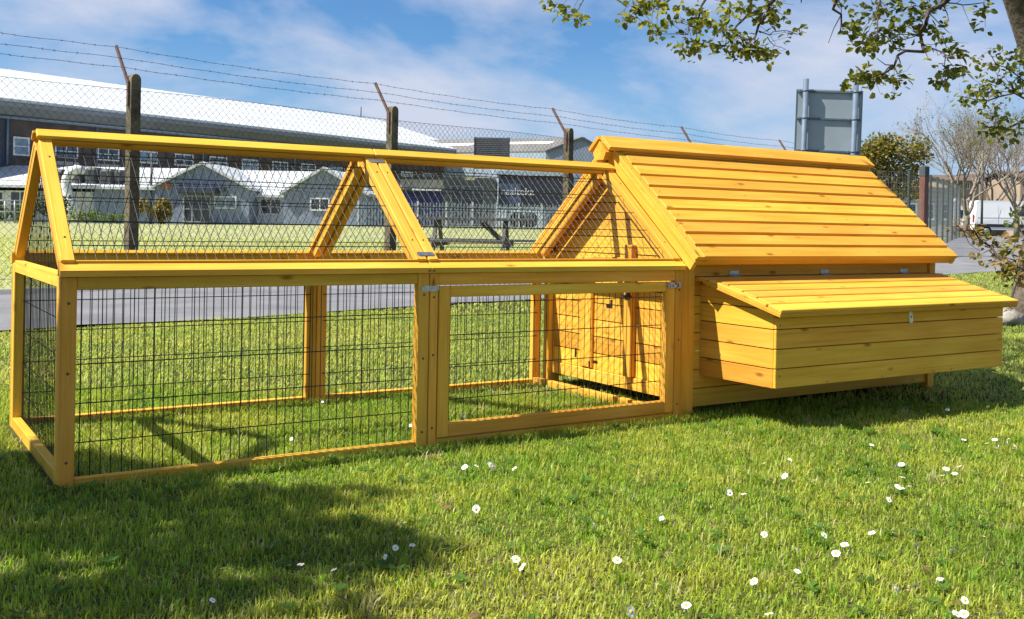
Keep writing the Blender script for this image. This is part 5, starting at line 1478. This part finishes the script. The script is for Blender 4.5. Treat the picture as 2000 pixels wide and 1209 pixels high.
BR = [ # polyline in the photograph, depth, radii, leaf clusters (x, y, n, spread)
 ([(1165,-25),(1150,-5),(1128,18),(1108,38)], 5.8, .006, .002, [(1075,8,7,.05),(1092,15,8,.05),(1122,30,10,.05),(1128,38,6,.04)]),
 ([(1250,-30),(1235,-5),(1248,15),(1228,36)], 6.0, .006, .002, [(1226,14,5,.04),(1225,35,8,.05),(1215,41,3,.03)]),
 ([(1330,-30),(1300,5),(1275,15),(1252,12)], 6.0, .007, .002, [(1258,12,14,.07),(1264,5,10,.06),(1285,10,8,.05)]),
 ([(1395,-30),(1372,12),(1358,55),(1342,68),(1295,65)], 6.0, .009, .002, [(1335,20,12,.06),(1370,28,18,.08),(1360,40,16,.07),(1292,52,6,.04),(1310,42,7,.04),(1283,60,7,.04),(1337,78,16,.08),(1352,98,16,.07),(1365,90,12,.07)]),
 ([(1480,-30),(1462,25),(1440,50),(1428,72),(1375,80)], 6.1, .010, .002, [(1410,48,14,.07),(1420,56,14,.06),(1398,92,12,.06),(1440,80,22,.09),(1452,95,20,.08),(1430,25,12,.07)]),
 ([(1560,-40),(1500,12),(1484,48),(1476,78),(1462,108)], 6.0, .013, .003, [(1478,30,18,.08),(1500,30,16,.08),(1512,40,12,.06),(1460,98,12,.06),(1478,104,10,.06),(1500,108,10,.05),(1455,12,16,.08),(1520,5,10,.06)]),
 ([(1483,62),(1505,70),(1530,58),(1560,68)], 6.0, .004, .0015, [(1565,62,6,.03)]),
 ([(1500,72),(1512,90),(1535,98)], 6.0, .003, .0012, [(1500,113,6,.04)]),
 ([(1620,-30),(1636,-5),(1645,30),(1641,62)], 5.9, .011, .004, [(1638,2,3,.03)]),
 ([(1720,-30),(1712,25),(1716,60),(1700,85)], 6.2, .008, .002, [(1680,25,14,.08),(1712,20,18,.09),(1735,22,16,.08),(1690,70,20,.09),(1708,80,20,.08),(1676,90,8,.05),(1700,92,10,.06),(1660,62,6,.05)]),
 ([(1870,-30),(1840,10),(1808,48),(1796,68),(1768,98),(1745,128),(1716,145)], 6.1, .017, .004, [(1740,70,18,.09),(1760,60,16,.09),(1775,40,20,.10),(1800,25,22,.10),(1830,8,18,.09),(1780,12,20,.1),(1822,60,10,.07),(1748,80,14,.07)]),
 ([(1745,128),(1725,145),(1690,160),(1668,165)], 6.1, .005, .0015, [(1680,142,18,.06),(1670,150,10,.05),(1700,150,14,.05),(1715,158,10,.05),(1652,169,5,.03)]),
 ([(1745,128),(1752,142),(1765,152)], 6.1, .004, .0015, [(1758,155,10,.05),(1730,153,6,.04)]),
 ([(1800,72),(1815,92),(1842,102),(1846,130),(1838,160)], 6.1, .005, .002, [(1860,103,6,.04),(1876,108,5,.03),(1862,132,14,.06),(1878,140,10,.05),(1840,140,8,.05),(1828,160,8,.04),(1840,165,4,.03)]),
 ([(1842,70),(1850,90),(1846,102)], 6.1, .003, .0015, [(1835,68,2,.03)]),
 ([(1850,5),(1880,10),(1920,4),(1930,20)], 6.2, .005, .002, [(1922,14,9,.05),(1925,25,5,.03)]),
 ([(2040,200),(1980,182),(1930,196),(1880,190)], 7.4, .010, .003, [(1925,180,22,.09),(1900,186,18,.08),(1885,190,14,.07),(1955,150,26,.16),(1985,130,26,.15),(1940,130,18,.13),(1978,165,24,.13),(1918,165,12,.1)]),
 ([(2040,250),(1990,240),(1955,256),(1925,250)], 7.4, .009, .003, [(1935,220,18,.09),(1945,245,22,.1),(1965,255,16,.09),(1985,235,20,.12),(1935,255,12,.07)]),
 ([(2040,180),(1990,150),(1945,125),(1930,98)], 7.6, .006, .002, [(1942,96,3,.06),(1910,115,5,.06),(1990,120,18,.12)]),
 ([(2030,560),(1990,535),(1950,505),(1915,470),(1888,450),(1872,440)], 7.5, .014, .003, [(1866,440,14,.06),(1905,448,22,.08),(1895,455,10,.06),(1930,470,22,.09),(1950,472,14,.07),(1915,500,8,.05),(1900,505,6,.04),(1945,500,18,.08),(1965,490,20,.08),(1935,480,14,.07)]),
 ([(2030,540),(1985,520),(1960,500),(1945,480)], 7.4, .009, .003, [(1970,510,26,.1),(1985,520,26,.1),(1960,520,16,.08),(1975,535,24,.09),(1990,545,20,.08),(1960,530,10,.06),(1995,495,22,.1),(1985,470,14,.08),(1955,512,6,.05)]),
 ([(2035,480),(1995,450),(1985,425)], 7.2, .006, .002, [(1985,430,8,.05),(1972,433,5,.03),(1995,420,12,.07),(1998,440,10,.06),(1990,460,10,.06)]),
]
for pts, D, r0, r1, cls in BR:
    bo, tips, fin = twig(pts, D, r0, r1)
    low_ = D > 7.0 and pts[0][1] > 400
    for (x, y, n, sp) in cls:
        p = px(x, y, D + random.uniform(-.12, .12))
        near_ = min(fin, key=lambda q: (q - p).length)
        b = MB(); mid = near_.lerp(p, .5) + Vector((random.gauss(0, .02), random.gauss(0, .02), random.gauss(0, .02)))
        b.tube([near_, mid, p], [r1 * .9, r1 * .7, r1 * .4], 3, False)
        for _ in range(3):
            b.tube([p, p + Vector((random.gauss(0, sp * .6), random.gauss(0, sp * .6), random.gauss(0, sp * .6)))], [r1 * .5, r1 * .3], 3, False)
        b.build('twig', TWIG, bo)
        brz = low_ and (x < 1960 or random.random() < .5)
        cluster(p, n, sp, .052 if low_ else .046, bo, BRZ if brz else YG, single=(n if low_ else max(2, n // 4)), bronze=brz)
    for q in tips:
        if random.random() < .7: cluster(q, random.randint(1, 4), .035, .042, bo, YG)
# boughs overhead, out of the picture, that shade the lawn on the right
b = MB()
Kx, Ky = -LIGHT.x / LIGHT.z, -LIGHT.y / LIGHT.z
for (gx_, gy_, h0, n, sp) in ((5.2, .55, 4.2, 150, .34), (4.75, -.05, 4.0, 110, .26), (5.9, 1.15, 4.4, 190, .40), (6.5, 1.7, 4.3, 170, .38), (4.5, -.42, 3.9, 80, .2), (5.5, .15, 4.5, 110, .3), (7.2, 2.3, 4.5, 170, .4), (6.2, .7, 4.6, 110, .32), (4.9, .25, 3.8, 70, .2), (7.6, 3.2, 4.6, 160, .4)):
    P_ = Vector((gx_ - Kx * h0, gy_ - Ky * h0, h0))
    b.tube([path[-1], path[-1].lerp(P_, .5) + Vector((0, 0, .3)), P_], [.06, .03, .008], 5, False)
    for k in range(n):
        d = Vector((random.gauss(0, 1), random.gauss(0, 1), random.gauss(0, .5))).normalized() * random.random() ** .5
        leaf(lm_bulk, lc_bulk, P_ + d * sp, d, random.uniform(.05, .09), YG)
b.build('bough', TWIG, nt_)
build_leaves(lm_bulk, lc_bulk, 'foliage', nt_)

# tree outside the left edge whose crown shades the lawn in front of the run
random.seed(9)
sp_ = [(-.5, .78), (-.08, .60), (.14, .44), (.30, .12), (.42, -.2), (.60, -.32), (.74, -.42), (.79, -.52), (.60, -.72), (.67, -.98), (.5, -1.17), (.28, -1.34), (.1, -1.8), (-.5, -2.2), (-1.2, -1.6), (-1.1, -.2)]
def inside(x, y, pl):
    c = False; j = len(pl) - 1
    for i in range(len(pl)):
        (xi, yi), (xj, yj) = pl[i], pl[j]
        if (yi > y) != (yj > y) and x < (xj - xi) * (y - yi) / (yj - yi) + xi: c = not c
        j = i
    return c
lt_base = Vector((-5.2, .9, 0))
ltree = thing('shade_tree', 'leafy tree standing outside the left edge that shades the lawn', 'tree', lt_base)
b = MB(); fork = lt_base + Vector((.5, -.1, 2.3))
b.tube([lt_base + Vector((0, 0, -.1)), lt_base + Vector((.15, 0, 1.2)), fork], [.24, .18, .16], 10)
ends = []
for k in range(9):
    g_ = (random.uniform(-.7, .5), random.uniform(-1.3, .3)); h = random.uniform(3.2, 4.0)
    e = Vector((g_[0] - Kx * h, g_[1] - Ky * h, h)); m = fork.lerp(e, .5) + Vector((0, 0, .25))
    b.tube([fork, m, e], [.07, .04, .01], 6, False)
for k in range(6):
    a = random.uniform(0, 6.28); e = fork + Vector((math.cos(a) * 1.3 - .6, math.sin(a) * 1.3, random.uniform(1.2, 2.6)))
    b.tube([fork, fork.lerp(e, .5) + Vector((0, 0, .2)), e], [.08, .05, .012], 6, False)
b.build('trunk', BARK, ltree)
lm, cols = MB(), []
cnt = 0
while cnt < 5600:
    x, y = random.uniform(-1.2, .9), random.uniform(-2.2, .8)
    if not inside(x, y, sp_): continue
    v = vnoise(np.array([x]), np.array([y]), 3.4, 77)[0]
    if v < .22 or (v < .34 and random.random() < .5): continue
    h = random.uniform(2.9, 4.1)
    leaf(lm, cols, Vector((x - Kx * h, y - Ky * h, h)), Vector((0, 0, 0)), random.uniform(.05, .095), MGREEN); cnt += 1
for _ in range(900):
    x, y = random.uniform(-.35, .28), random.uniform(-.25, .40)
    if y > .42 - .9 * max(0, x): continue
    h = random.uniform(3.0, 3.9)
    leaf(lm, cols, Vector((x - Kx * h, y - Ky * h, h)), Vector((0, 0, 0)), random.uniform(.05, .09), MGREEN)
foliage(lm, cols, [(lt_base + Vector((random.uniform(-1.3, .5), random.uniform(-1.2, 1.2), random.uniform(3.2, 4.9))), (.55, .55, .45), 170) for _ in range(14)], None, MGREEN, .085)
build_leaves(lm, cols, 'crown', ltree)
